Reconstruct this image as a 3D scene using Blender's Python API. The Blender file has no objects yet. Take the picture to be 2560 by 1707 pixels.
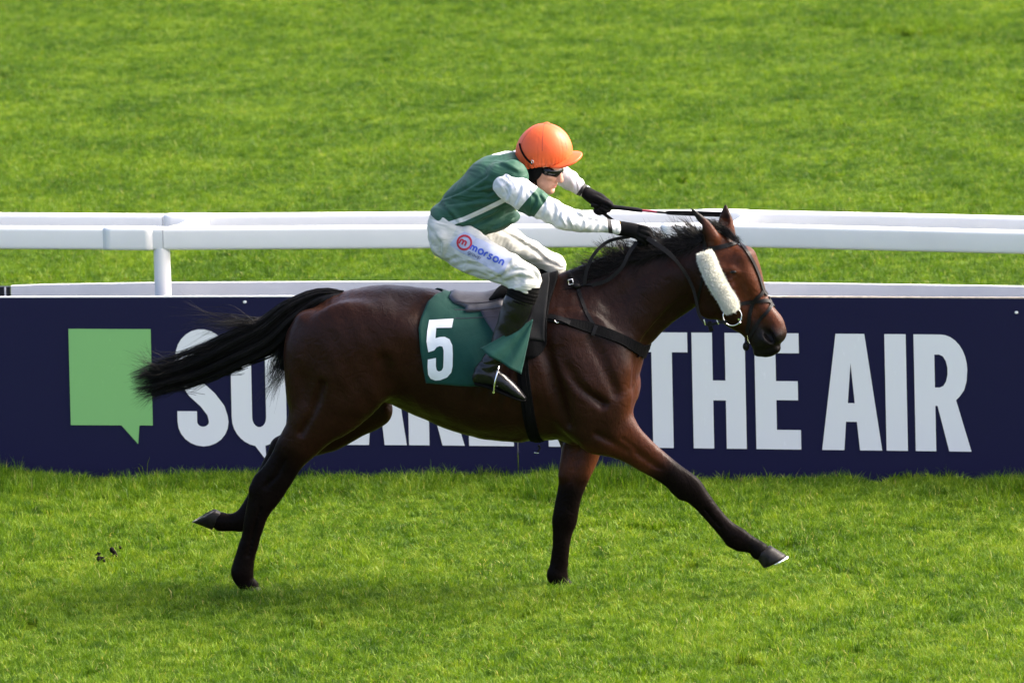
import bpy, bmesh, math, random
import numpy as np
from mathutils import Vector, Matrix
from mathutils.bvhtree import BVHTree

rng = np.random.default_rng(7)
random.seed(7)
R = math.radians
scn = bpy.context.scene
COL = scn.collection

# ------------------------------------------------------------------ camera
S = 520.0                    # photograph pixels per metre at the horse
DIST = 34.0
DEP, AZ, ROLL = R(9.5), R(6.5), R(1.2)
fwd = Vector((-math.sin(AZ) * math.cos(DEP), math.cos(AZ) * math.cos(DEP), -math.sin(DEP)))
r0 = Vector((math.cos(AZ), math.sin(AZ), 0))
u0 = r0.cross(fwd)
camr = r0 * math.cos(ROLL) - u0 * math.sin(ROLL)
camu = u0 * math.cos(ROLL) + r0 * math.sin(ROLL)
FPX = S * DIST
def ray(px, py):
    return fwd + camr * ((px - 1280) / FPX) + camu * ((853.5 - py) / FPX)
_d = ray(1300, 1484)
_t = (DIST * -fwd.y * -1) / _d.y
camloc = Vector((0, 0, 0)) - fwd * DIST
camloc.z = -_d.z * (-camloc.y / _d.y)
def at(px, py, Y=0.0):
    """photograph pixel -> the point of the plane y = Y that stands behind it"""
    d = ray(px, py)
    return camloc + d * ((Y - camloc.y) / d.y)
def ground(px, py, Z=0.0):
    d = ray(px, py)
    return camloc + d * ((Z - camloc.z) / d.z)
def proj(p):
    v = Vector(p) - camloc
    z = v.dot(fwd)
    return 1280 + FPX * v.dot(camr) / z, 853.5 - FPX * v.dot(camu) / z

cam = bpy.data.cameras.new('camera')
camo = bpy.data.objects.new('camera', cam)
COL.objects.link(camo)
m = Matrix((camr, camu, -fwd)).transposed().to_4x4()
m.translation = camloc
camo.matrix_world = m
cam.sensor_width = 36.0
cam.lens = 36.0 * FPX / 2560
cam.clip_start, cam.clip_end = 1.0, 3000.0
cam.dof.use_dof = True
cam.dof.focus_distance = DIST - 0.2
cam.dof.aperture_fstop = 5.6
scn.camera = camo

# ------------------------------------------------------------------ light
SUN_AZ, SUN_EL = R(15), R(42)          # azimuth from +x (along the course) towards +y
world = bpy.data.worlds.new('World')
scn.world = world
world.use_nodes = True
nt = world.node_tree
nt.nodes.clear()
wo = nt.nodes.new('ShaderNodeOutputWorld')
bg = nt.nodes.new('ShaderNodeBackground')
sky = nt.nodes.new('ShaderNodeTexSky')
sky.sky_type = 'NISHITA'
sky.sun_disc = False
sky.sun_elevation = SUN_EL
sky.sun_rotation = R(90) - SUN_AZ
sky.air_density, sky.dust_density, sky.ozone_density = 0.55, 6.0, 0.3
bg.inputs['Strength'].default_value = 0.15
nt.links.new(sky.outputs[0], bg.inputs[0])
nt.links.new(bg.outputs[0], wo.inputs[0])
sun = bpy.data.lights.new('sun', 'SUN')
sun.energy = 1.4
sun.angle = R(28)
sun.color = (1.0, 0.94, 0.84)
suno = bpy.data.objects.new('sun', sun)
COL.objects.link(suno)
sd = Vector((math.cos(SUN_AZ) * math.cos(SUN_EL), math.sin(SUN_AZ) * math.cos(SUN_EL), math.sin(SUN_EL)))
suno.rotation_euler = sd.to_track_quat('Z', 'Y').to_euler()
suno.location = (30, 0, 30)
vs = scn.view_settings
vs.view_transform = 'Standard'
vs.look = 'None'
vs.exposure = 2.22
vs.gamma = 1.0

scn.cycles.max_bounces, scn.cycles.diffuse_bounces, scn.cycles.glossy_bounces, scn.cycles.transmission_bounces = 6, 3, 2, 3

# ------------------------------------------------------------------ helpers
def link(o, parent=None):
    COL.objects.link(o)
    if parent is not None:
        o.parent = parent
    return o
def thing(name, label, cat, loc=(0, 0, 0), group=None):
    o = bpy.data.objects.new(name, None)
    o.empty_display_size = 0.1
    o.location = loc
    COL.objects.link(o)
    o['label'] = label
    o['category'] = cat
    if group: o['group'] = group
    return o
def tag(o, label, cat, group=None):
    o['label'] = label
    o['category'] = cat
    if group: o['group'] = group
    return o
def setparent(o, parent):
    """parent without moving: things' empties are only translated"""
    o.parent = parent
    o.matrix_parent_inverse = Matrix.Translation(parent_loc(parent)).inverted()
def parent_loc(p):
    v = Vector(p.location)
    if p.parent is not None and p.type == 'EMPTY':
        v += parent_loc(p.parent)
    return v
def mesh(name, verts, faces, mat, parent=None, smooth=True):
    me = bpy.data.meshes.new(name)
    v = np.asarray(verts, dtype=np.float32)
    if isinstance(faces, np.ndarray):
        n, c = faces.shape
        me.vertices.add(len(v)); me.vertices.foreach_set('co', v.ravel())
        me.loops.add(n * c); me.loops.foreach_set('vertex_index', faces.ravel().astype(np.int32))
        me.polygons.add(n)
        me.polygons.foreach_set('loop_start', np.arange(0, n * c, c, dtype=np.int32))
        me.polygons.foreach_set('loop_total', np.full(n, c, dtype=np.int32))
        me.update(calc_edges=True)
        me.validate()
    else:
        me.from_pydata([tuple(map(float, p)) for p in v], [], [tuple(map(int, f)) for f in faces])
        me.update()
    if smooth:
        me.polygons.foreach_set('use_smooth', np.ones(len(me.polygons), dtype=bool))
    if mat is not None:
        me.materials.append(mat)
    o = bpy.data.objects.new(name, me)
    COL.objects.link(o)
    if parent is not None:
        setparent(o, parent)
    return o
def fattr(o, name, vals):
    a = o.data.attributes.new(name, 'FLOAT', 'POINT')
    a.data.foreach_set('value', np.asarray(vals, dtype=np.float32))
def cattr(o, name, cols):
    a = o.data.attributes.new(name, 'FLOAT_COLOR', 'POINT')
    c = np.ones((len(cols), 4), dtype=np.float32)
    c[:, :3] = cols
    a.data.foreach_set('color', c.ravel())

# ------------------------------------------------------------------ materials
def nodes_of(name):
    mt = bpy.data.materials.new(name)
    mt.use_nodes = True
    t = mt.node_tree
    t.nodes.clear()
    out = t.nodes.new('ShaderNodeOutputMaterial')
    b = t.nodes.new('ShaderNodeBsdfPrincipled')
    t.links.new(b.outputs[0], out.inputs[0])
    return mt, t, b, out
def inp(t, sock, v):
    if isinstance(v, bpy.types.NodeSocket):
        t.links.new(v, sock)
    else:
        sock.default_value = v
def N(t, typ, **kw):
    n = t.nodes.new(typ)
    for k, v in kw.items():
        if k in n.inputs.keys():
            inp(t, n.inputs[k], v)
        else:
            setattr(n, k, v)
    return n
def math_(t, op, a, b=0.0, c=0.0, clamp=False):
    n = t.nodes.new('ShaderNodeMath'); n.operation = op; n.use_clamp = clamp
    inp(t, n.inputs[0], a); inp(t, n.inputs[1], b); inp(t, n.inputs[2], c)
    return n.outputs[0]
def mix(t, fac, a, b, mode='MIX'):
    n = t.nodes.new('ShaderNodeMix'); n.data_type = 'RGBA'; n.blend_type = mode
    inp(t, n.inputs[0], fac)
    for s, v in ((n.inputs[6], a), (n.inputs[7], b)):
        if isinstance(v, bpy.types.NodeSocket): t.links.new(v, s)
        else: s.default_value = (*v[:3], 1)
    return n.outputs[2]
def attr(t, name):
    n = t.nodes.new('ShaderNodeAttribute'); n.attribute_name = name
    return n
def pos(t):
    return t.nodes.new('ShaderNodeNewGeometry').outputs['Position']
def mapping(t, v, scale=(1, 1, 1), rot=(0, 0, 0)):
    n = t.nodes.new('ShaderNodeMapping')
    t.links.new(v, n.inputs[0]); n.inputs['Scale'].default_value = scale; n.inputs['Rotation'].default_value = rot
    return n.outputs[0]
def noise(t, vec, scale, detail=3.0, rough=0.55, dist=0.0):
    n = t.nodes.new('ShaderNodeTexNoise')
    t.links.new(vec, n.inputs['Vector'])
    n.inputs['Scale'].default_value = scale; n.inputs['Detail'].default_value = detail
    n.inputs['Roughness'].default_value = rough; n.inputs['Distortion'].default_value = dist
    return n.outputs[0]
def ramp(t, fac, stops, interp='LINEAR'):
    n = t.nodes.new('ShaderNodeValToRGB')
    n.color_ramp.interpolation = interp
    els = n.color_ramp.elements
    while len(els) < len(stops): els.new(0.5)
    for e, (p, c) in zip(els, stops):
        e.position = p
        e.color = (*c, 1) if len(c) == 3 else c
    t.links.new(fac, n.inputs[0])
    return n.outputs[0]
def step(t, v, edge, soft):
    n = t.nodes.new('ShaderNodeMapRange'); n.interpolation_type = 'SMOOTHSTEP'
    inp(t, n.inputs[0], v); n.inputs[1].default_value = edge - soft; n.inputs[2].default_value = edge + soft
    return n.outputs[0]
def bump(t, b, h, strength=0.3, dist=0.01, normal=None):
    n = t.nodes.new('ShaderNodeBump')
    n.inputs['Strength'].default_value = strength; n.inputs['Distance'].default_value = dist
    t.links.new(h, n.inputs['Height'])
    if normal is not None: t.links.new(normal, n.inputs['Normal'])
    t.links.new(n.outputs[0], b.inputs['Normal'])
    return n.outputs[0]
def mat(name, col, rough=0.5, var=0.15, vscale=12.0, bscale=0.0, bstr=0.2, bdist=0.004, metal=0.0, spec=0.5, coat=0.0, sheen=0.0, stretch=(1, 1, 1)):
    mt, t, b, out = nodes_of(name)
    p = pos(t)
    nz = noise(t, mapping(t, p, stretch), vscale, 4)
    lo = tuple(c * (1 - var) for c in col); hi = tuple(min(1, c * (1 + var)) for c in col)
    t.links.new(ramp(t, nz, [(0.3, lo), (0.7, hi)]), b.inputs['Base Color'])
    r2 = N(t, 'ShaderNodeMapRange'); t.links.new(nz, r2.inputs[0])
    r2.inputs[3].default_value = max(0.02, rough - 0.06); r2.inputs[4].default_value = min(1, rough + 0.06)
    t.links.new(r2.outputs[0], b.inputs['Roughness'])
    b.inputs['Metallic'].default_value = metal
    b.inputs['Specular IOR Level'].default_value = spec
    b.inputs['Coat Weight'].default_value = coat
    b.inputs['Sheen Weight'].default_value = sheen
    if bscale:
        bump(t, b, noise(t, mapping(t, p, stretch), bscale, 4, 0.6), bstr, bdist)
    return mt

# ------------------------------------------------------------------ implicit surfaces
def smin(a, b, k):
    h = np.maximum(k - np.abs(a - b), 0) / k
    return np.minimum(a, b) - h * h * k * 0.25
def smax(a, b, k):
    return -smin(-a, -b, k)
def crom(P, sub):
    """Catmull-Rom resample of rows"""
    P = np.asarray(P, dtype=np.float64)
    if len(P) == 1: return np.vstack([P, P + 1e-5])
    Q = np.vstack([2 * P[0] - P[1], P, 2 * P[-1] - P[-2]])
    out = []
    for i in range(1, len(Q) - 2):
        p0, p1, p2, p3 = Q[i - 1], Q[i], Q[i + 1], Q[i + 2]
        for s in range(sub):
            t = s / sub
            out.append(0.5 * (2 * p1 + (p2 - p0) * t + (2 * p0 - 5 * p1 + 4 * p2 - p3) * t * t + (3 * p1 - p0 - 3 * p2 + p3) * t ** 3))
    out.append(Q[-2])
    return np.array(out)
class Field:
    def __init__(self, lo, hi, h):
        self.lo = np.array(lo, float); self.h = h
        self.n = np.ceil((np.array(hi, float) - self.lo) / h).astype(int) + 1
        self.F = np.full(self.n, 0.5, dtype=np.float32)
        self.ax = [self.lo[i] + h * np.arange(self.n[i]) for i in range(3)]
    def box(self, lo, hi):
        i0 = np.clip(np.floor((np.array(lo) - self.lo) / self.h).astype(int), 0, self.n)
        i1 = np.clip(np.ceil((np.array(hi) - self.lo) / self.h).astype(int) + 1, 0, self.n)
        return i0, i1
    def rows(self, C, k=0.02, op='add', plane='xz'):
        """C rows: x, y, z, a (half thickness across the chain in its plane), b (half width across the plane)"""
        C = np.asarray(C, float)
        mg = k + 3 * self.h
        rad = np.maximum(C[:, 3], C[:, 4])
        i0, i1 = self.box((C[:, :3] - rad[:, None]).min(0) - mg, (C[:, :3] + rad[:, None]).max(0) + mg)
        if (i1 <= i0).any(): return
        L = np.full(i1 - i0, 0.5, dtype=np.float32)
        I, J, K = {'xz': (0, 1, 2), 'xy': (0, 2, 1), 'yz': (1, 0, 2)}[plane]
        for s in range(len(C) - 1):
            A, B = C[s], C[s + 1]
            rr = max(A[3], A[4], B[3], B[4]) + mg
            j0, j1 = self.box(np.minimum(A[:3], B[:3]) - rr, np.maximum(A[:3], B[:3]) + rr)
            j0, j1 = np.maximum(j0, i0), np.minimum(j1, i1)
            if (j1 <= j0).any(): continue
            ax = [self.ax[d][j0[d]:j1[d]].reshape([-1 if e == d else 1 for e in range(3)]) for d in range(3)]
            dx, dz = B[I] - A[I], B[K] - A[K]
            l2 = dx * dx + dz * dz + 1e-12
            px, pz = ax[I] - A[I], ax[K] - A[K]
            tu = (px * dx + pz * dz) / l2
            t = np.clip(tu, 0, 1)
            ov = tu - t                      # past an inner joint the section closes quickly, past an end it is round
            cf = np.where(ov < 0, 1.0 if s == 0 else 2.6, 1.0 if s == len(C) - 2 else 2.6)
            d2 = (px - tu * dx) ** 2 + (pz - tu * dz) ** 2 + (ov * cf) ** 2 * l2
            yc = A[J] + t * (B[J] - A[J])
            a = A[3] + t * (B[3] - A[3]); b = A[4] + t * (B[4] - A[4])
            y2 = (ax[J] - yc) ** 2
            e = np.sqrt(d2 / (a * a) + y2 / (b * b)) + 1e-6
            g = np.sqrt(d2 / a ** 4 + y2 / b ** 4) + 1e-6
            f = (e * (e - 1) / g).astype(np.float32)
            sl = tuple(slice(j0[d] - i0[d], j1[d] - i0[d]) for d in range(3))
            L[sl] = np.minimum(L[sl], f)
        sl = tuple(slice(i0[d], i1[d]) for d in range(3))
        if op == 'add': self.F[sl] = smin(self.F[sl], L, k)
        else: self.F[sl] = smax(self.F[sl], -L, k)
    def chain(self, nodes, k=0.02, sub=4, op='add', dy=0.0):
        """nodes: (px, py, a in photo pixels, b in metres, y)"""
        C = []
        for (px, py, a, b, y) in nodes:
            p = at(px, py, y + dy)
            C.append((p.x, p.y, p.z, a / S, b))
        self.rows(crom(C, sub), k, op)
    def ell(self, c, r, k=0.02, op='add', rot=None):
        c = np.array(c, float); r = np.array(r, float)
        i0, i1 = self.box(c - r.max() - k - 3 * self.h, c + r.max() + k + 3 * self.h)
        if (i1 <= i0).any(): return
        ax = [self.ax[d][i0[d]:i1[d]].reshape([-1 if e == d else 1 for e in range(3)]) - c[d] for d in range(3)]
        if rot is not None:
            Rm = np.array(rot)          # columns are the ellipsoid's axes
            ax = [ax[0] * Rm[0, d] + ax[1] * Rm[1, d] + ax[2] * Rm[2, d] for d in range(3)]
        e = np.sqrt(sum((ax[d] / r[d]) ** 2 for d in range(3))) + 1e-6
        g = np.sqrt(sum((ax[d] / r[d] ** 2) ** 2 for d in range(3))) + 1e-6
        L = (e * (e - 1) / g).astype(np.float32)
        sl = tuple(slice(i0[d], i1[d]) for d in range(3))
        if op == 'add': self.F[sl] = smin(self.F[sl], L, k)
        else: self.F[sl] = smax(self.F[sl], -L, k)
    def cut(self, fn, k=0.01):
        """keep only where fn(x, y, z) < 0"""
        ax = [self.ax[d].reshape([-1 if e == d else 1 for e in range(3)]) for d in range(3)]
        self.F = smax(self.F, np.asarray(fn(*ax), dtype=np.float32), k)
    def warp(self, fn, band=0.03):
        """add fn(x, y, z) to the field near the surface"""
        idx = np.nonzero(np.abs(self.F) < band)
        p = [self.ax[d][idx[d]] for d in range(3)]
        self.F[idx] += fn(*p).astype(np.float32)
    def surface(self):
        F = self.F; h = self.h
        ins = F < 0
        n = np.array(F.shape)
        c = [ins[i:n[0] - 1 + i, j:n[1] - 1 + j, k:n[2] - 1 + k] for i in (0, 1) for j in (0, 1) for k in (0, 1)]
        allin = c[0].copy(); anyin = c[0].copy()
        for q in c[1:]:
            allin &= q; anyin |= q
        act = anyin & ~allin
        ci = np.argwhere(act)
        idm = np.full(act.shape, -1, dtype=np.int32)
        idm[tuple(ci.T)] = np.arange(len(ci))
        corners = np.array([(i, j, k) for i in (0, 1) for j in (0, 1) for k in (0, 1)])
        V = np.stack([F[tuple((ci + o).T)] for o in corners], 1)
        acc = np.zeros((len(ci), 3)); cnt = np.zeros(len(ci))
        for a in range(8):
            for b in range(a + 1, 8):
                if np.abs(corners[a] - corners[b]).sum() != 1: continue
                va, vb = V[:, a], V[:, b]
                cr = (va < 0) != (vb < 0)
                t = np.where(cr, va / np.where(cr, va - vb, 1), 0)
                p = corners[a] + t[:, None] * (corners[b] - corners[a])
                acc[cr] += p[cr]; cnt[cr] += 1
        verts = self.lo + h * (ci + acc / cnt[:, None])
        quads = []
        for d in range(3):
            e, g = [(1, 2), (2, 0), (0, 1)][d]
            sl0 = [slice(None)] * 3; sl1 = [slice(None)] * 3
            sl0[d] = slice(0, -1); sl1[d] = slice(1, None)
            s0, s1 = ins[tuple(sl0)], ins[tuple(sl1)]
            for flip in (False, True):
                w = np.argwhere((s0 & ~s1) if not flip else (~s0 & s1))
                w = w[(w[:, e] > 0) & (w[:, g] > 0) & (w[:, e] < n[e] - 1) & (w[:, g] < n[g] - 1)]
                if not len(w): continue
                oe = np.zeros(3, int); oe[e] = 1
                og = np.zeros(3, int); og[g] = 1
                q = [idm[tuple((w - x).T)] for x in (oe * 0, oe, oe + og, og)]
                q = np.stack(q, 1)
                quads.append(q if not flip else q[:, ::-1])
        return verts, np.concatenate(quads).astype(np.int32)
def relax(verts, quads, it=2, lam=0.5):
    n = len(verts)
    e = np.concatenate([quads[:, [i, (i + 1) % 4]] for i in range(4)])
    for _ in range(it):
        acc = np.zeros_like(verts); c = np.bincount(e[:, 0], minlength=n) + 0.0
        for d in range(3):
            acc[:, d] = np.bincount(e[:, 0], weights=verts[e[:, 1], d], minlength=n)
        verts = verts + lam * (acc / np.maximum(c, 1)[:, None] - verts)
    return verts
def bvh_of(*vq):
    vs_, fs_ = [], []
    off = 0
    for v, q in vq:
        vs_ += [tuple(x) for x in np.asarray(v).tolist()]
        fs_ += [tuple(i + off for i in f) for f in np.asarray(q).tolist()]
        off += len(v)
    return BVHTree.FromPolygons(vs_, fs_)
def hit(bv, px, py):
    """where the line of sight through a photo pixel meets a surface"""
    loc, nor, i, d = bv.ray_cast(camloc, ray(px, py).normalized())
    if nor is not None and nor.dot(fwd) > 0: nor = -nor
    return loc, nor
def vnoise(seed, f, n=10):
    """smooth pseudo-noise, a sum of plane waves"""
    g = np.random.default_rng(seed)
    d = g.normal(size=(n, 3)); d /= np.linalg.norm(d, axis=1)[:, None]
    ph = g.uniform(0, 6.28, n); fr = f * g.uniform(0.6, 1.5, n)
    def fn(x, y, z):
        s = 0
        for i in range(n):
            s = s + np.sin(fr[i] * (x * d[i, 0] + y * d[i, 1] + z * d[i, 2]) + ph[i])
        return s / math.sqrt(n)
    return fn
# ------------------------------------------------------------------ ground and grass
K = 2560 / 2352.0
YB = ground(1290, 1198).y            # where the advertising board stands
def make_grass_mat(nm='grass', shift=0.0):
    mt, t, b, out = nodes_of(nm)
    p = pos(t)
    rnd = attr(t, 'rnd').outputs['Fac']
    hh = attr(t, 'h').outputs['Fac']
    n1 = noise(t, mapping(t, p, (0.62, 0.62, 0.3), (0, 0, .15)), 1.7, 5, 0.68)
    n2 = noise(t, mapping(t, p, (0.9, 0.6, 0.3), (0, 0, -.1)), 13.0, 3, 0.65)
    s = math_(t, 'ADD', math_(t, 'MULTIPLY', n1, 0.60), math_(t, 'MULTIPLY', n2, 0.55))
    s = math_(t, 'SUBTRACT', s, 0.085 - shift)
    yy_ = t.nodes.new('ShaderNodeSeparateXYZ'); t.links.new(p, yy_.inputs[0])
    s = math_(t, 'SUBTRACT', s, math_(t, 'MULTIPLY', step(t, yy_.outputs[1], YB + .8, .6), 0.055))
    s = math_(t, 'ADD', s, math_(t, 'MULTIPLY', math_(t, 'SUBTRACT', rnd, 0.5), 0.42))
    c = ramp(t, s, [(0.28, (0.030, 0.078, 0.0028)), (0.44, (0.073, 0.149, 0.0058)), (0.56, (0.127, 0.214, 0.0100)), (0.72, (0.207, 0.275, 0.030))])
    dead = step(t, rnd, 0.985, 0.01)
    c = mix(t, dead, c, (0.34, 0.32, 0.11))
    t.links.new(c, b.inputs['Base Color'])
    b.inputs['Roughness'].default_value = 0.5
    b.inputs['Specular IOR Level'].default_value = 0.18
    tr = t.nodes.new('ShaderNodeBsdfTranslucent')
    t.links.new(mix(t, 1.0, c, (1.25, 1.25, 0.6), 'MULTIPLY'), tr.inputs[0])
    mx = t.nodes.new('ShaderNodeMixShader')
    mx.inputs[0].default_value = 0.42
    t.links.new(b.outputs[0], mx.inputs[1]); t.links.new(tr.outputs[0], mx.inputs[2])
    t.links.new(mx.outputs[0], out.inputs[0])
    return mt
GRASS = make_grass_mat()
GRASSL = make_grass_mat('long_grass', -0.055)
def make_soil():
    mt, t, b, out = nodes_of('turf')
    p = pos(t)
    n1 = noise(t, mapping(t, p, (0.55, 1.0, 0.3)), 1.1, 3, 0.6)
    n2 = noise(t, p, 60.0, 4, 0.7)
    c = ramp(t, math_(t, 'ADD', math_(t, 'MULTIPLY', n1, 0.6), math_(t, 'MULTIPLY', n2, 0.4)), [(0.3, (0.024, 0.046, 0.0012)), (0.5, (0.046, 0.078, 0.002)), (0.7, (0.075, 0.105, 0.004))])
    t.links.new(c, b.inputs['Base Color'])
    b.inputs['Roughness'].default_value = 0.95
    b.inputs['Specular IOR Level'].default_value = 0.03
    bump(t, b, n2, 0.8, 0.03)
    return mt
g = mesh('ground', [(-900, -500, 0), (900, -500, 0), (900, 1800, 0), (-900, 1800, 0)], [(0, 1, 2, 3)], make_soil(), smooth=False)
g['kind'] = 'structure'
def blade_patch(name, size, n, hmin, hmax, wid, gm=None):
    V, Fq, Ft, H, Rn = [], [], [], [], []
    nc = max(6, int(size * size / 0.0042))
    cen_ = rng.uniform(-size / 2, size / 2, (nc, 2)); crn = rng.random(nc); chh = rng.uniform(.55, 1.25, nc)
    for i in range(n):
        x, y = rng.uniform(-size / 2, size / 2, 2)
        dd = np.hypot(cen_[:, 0] - x, cen_[:, 1] - y); ci = int(dd.argmin())
        cl = math.exp(-(dd[ci] / 0.034) ** 2)
        hgt = (hmin + (hmax - hmin) * rng.uniform(.55, 1.1) * (.30 + .70 * cl) * chh[ci]) * (1 if rng.random() > 0.04 else 1.3)
        a = rng.uniform(0, 6.283); lean = abs(rng.normal(0, 0.60)) + 0.22
        ld = rng.uniform(0, 6.283) if rng.random() < .5 else math.atan2(y - cen_[ci, 1], x - cen_[ci, 0]) + rng.normal(0, .5)
        w = wid * rng.uniform(0.7, 1.3) / 2
        cx, sx = math.cos(a) * w, math.sin(a) * w
        lx, ly = math.cos(ld) * lean * hgt, math.sin(ld) * lean * hgt
        r = min(.999, max(0.0, .5 * crn[ci] + .5 * rng.random() + .12 * (cl - .6))) if rng.random() > .02 else .999; k = len(V)
        V += [(x - cx, y - sx, -0.005), (x + cx, y + sx, -0.005),
              (x - cx * .8 + lx * .35, y - sx * .8 + ly * .35, hgt * .58), (x + cx * .8 + lx * .35, y + sx * .8 + ly * .35, hgt * .58),
              (x + lx, y + ly, hgt * max(.45, 1 - 0.30 * lean))]
        Ft += [(k, k + 1, k + 3), (k, k + 3, k + 2), (k + 2, k + 3, k + 4)]
        H += [0, 0, .58, .58, 1]; Rn += [r] * 5
    me_o = mesh(name, V, np.array(Ft, dtype=np.int32), gm or GRASS, smooth=False)
    fattr(me_o, 'h', H); fattr(me_o, 'rnd', Rn)
    COL.objects.unlink(me_o)
    return me_o
patch_col = bpy.data.collections.new('blades')
for i in range(5):
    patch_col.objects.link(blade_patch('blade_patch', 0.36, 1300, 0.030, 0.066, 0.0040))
long_col = bpy.data.collections.new('long_blades')
for i in range(4):
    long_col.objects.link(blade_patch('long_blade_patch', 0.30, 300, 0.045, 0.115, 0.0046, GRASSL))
def grass_object(name, pts, scl, coll=None):
    me = bpy.data.meshes.new(name)
    me.vertices.add(len(pts)); me.vertices.foreach_set('co', np.asarray(pts, dtype=np.float32).ravel())
    o = bpy.data.objects.new(name, me)
    COL.objects.link(o)
    a = me.attributes.new('scl', 'FLOAT_VECTOR', 'POINT'); a.data.foreach_set('vector', np.asarray(scl, dtype=np.float32).ravel())
    a = me.attributes.new('rot', 'FLOAT', 'POINT'); a.data.foreach_set('value', rng.uniform(0, 6.28, len(pts)).astype(np.float32))
    ng = bpy.data.node_groups.new('scatter', 'GeometryNodeTree')
    ng.interface.new_socket('Geometry', in_out='INPUT', socket_type='NodeSocketGeometry')
    ng.interface.new_socket('Geometry', in_out='OUTPUT', socket_type='NodeSocketGeometry')
    gi, go = ng.nodes.new('NodeGroupInput'), ng.nodes.new('NodeGroupOutput')
    iop = ng.nodes.new('GeometryNodeInstanceOnPoints')
    ci = ng.nodes.new('GeometryNodeCollectionInfo')
    ci.inputs['Collection'].default_value = coll or patch_col
    ci.inputs['Separate Children'].default_value = True
    ci.inputs['Reset Children'].default_value = True
    iop.inputs['Pick Instance'].default_value = True
    na = ng.nodes.new('GeometryNodeInputNamedAttribute'); na.data_type = 'FLOAT_VECTOR'; na.inputs[0].default_value = 'scl'
    nr = ng.nodes.new('GeometryNodeInputNamedAttribute'); nr.data_type = 'FLOAT'; nr.inputs[0].default_value = 'rot'
    cx = ng.nodes.new('ShaderNodeCombineXYZ')
    L = ng.links.new
    L(nr.outputs['Attribute'], cx.inputs[2])
    L(gi.outputs[0], iop.inputs['Points']); L(ci.outputs[0], iop.inputs['Instance'])
    L(cx.outputs[0], iop.inputs['Rotation']); L(na.outputs['Attribute'], iop.inputs['Scale'])
    L(iop.outputs[0], go.inputs[0])
    md = o.modifiers.new('scatter', 'NODES'); md.node_group = ng
    o['kind'] = 'stuff'
    return o
def board_y(x):
    return np.where(x < XS, YB, YB - (x - XS) * math.tan(R(2.6)))
XS = at(1292, 1000, YB).x
corner = [ground(px, py) for px, py in ((-1300, 2000), (3860, 2000), (3860, -120), (-1300, -120))]
step_ = 0.235
xs = np.arange(-12, 12, step_); ys = np.arange(-7, 29, step_)
GX, GY = np.meshgrid(xs, ys)
P = np.stack([GX.ravel(), GY.ravel()], 1) + rng.uniform(-0.12, 0.12, (GX.size, 2))
def inside(P, poly):
    ok = np.ones(len(P), bool)
    for i in range(4):
        a, b_ = poly[i], poly[(i + 1) % 4]
        ok &= ((b_.x - a.x) * (P[:, 1] - a.y) - (b_.y - a.y) * (P[:, 0] - a.x)) > 0
    return ok
P = P[inside(P, corner)]
db = board_y(P[:, 0]) - P[:, 1]                     # distance in front of the board
tall = np.exp(-np.clip(db, 0, 9) / 0.33) * (db > -0.3)
wv = vnoise(3, 2.6); wv2 = vnoise(4, 9.0)
sz = 1.0 + 0.13 * wv(P[:, 0] * .6, P[:, 1], 0 * P[:, 0]) + 0.10 * wv2(P[:, 0], P[:, 1], 0 * P[:, 0])
keep = np.abs(db) > 0.16
ridge = np.exp(-((P[:, 1] - (ground(2300, 78).y - 0.25 * (P[:, 0] - ground(2300, 78).x))) / 0.35) ** 2) * (P[:, 0] > ground(2080, 78).x)
scl = np.stack([np.ones(len(P)), np.ones(len(P)), np.clip(sz + 0.8 * tall + 0.9 * ridge, 0.7, 2.4)], 1)
P3 = np.column_stack([P, np.zeros(len(P))])
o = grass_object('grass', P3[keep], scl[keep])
o['label'] = 'short green racecourse turf running from front to back'
# long grass growing against the foot of the board
bx = np.arange(at(-1300, 1190, YB).x, at(3900, 1190, YB).x, 0.05)
bx = np.concatenate([bx, bx, bx + .02])
by = board_y(bx) - 0.19 - np.abs(rng.normal(0, 0.20, len(bx)))
bz = 0.88 + 0.42 * np.clip(wv2(bx * 1.2, by, bx * 0), -0.7, 1.3) + 0.22 * wv(bx * 1.6, by, bx * 0)
for hp in (at(632, 1484, -.11), at(1418, 1484, .065)):
    n_ = 18
    bx = np.concatenate([bx, hp.x + rng.uniform(-.16, .16, n_)]); by = np.concatenate([by, hp.y - .07 - rng.uniform(0, .14, n_)]); bz = np.concatenate([bz, rng.uniform(.55, .85, n_)])
rl = crom(np.array([[*ground(px, py)] for px, py in ((2255, 60), (2330, 62), (2420, 80), (2560, 108), (2700, 130))]), 60)
bx = np.concatenate([bx, rl[:, 0] + rng.normal(0, .08, len(rl))]); by = np.concatenate([by, rl[:, 1] + rng.normal(0, .25, len(rl))]); bz = np.concatenate([bz, rng.uniform(.6, 1.1, len(rl))])
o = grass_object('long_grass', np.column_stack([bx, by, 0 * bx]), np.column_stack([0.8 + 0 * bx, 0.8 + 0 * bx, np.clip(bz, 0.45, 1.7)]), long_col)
o['label'] = 'longer grass fringe along the foot of the navy board'

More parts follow.
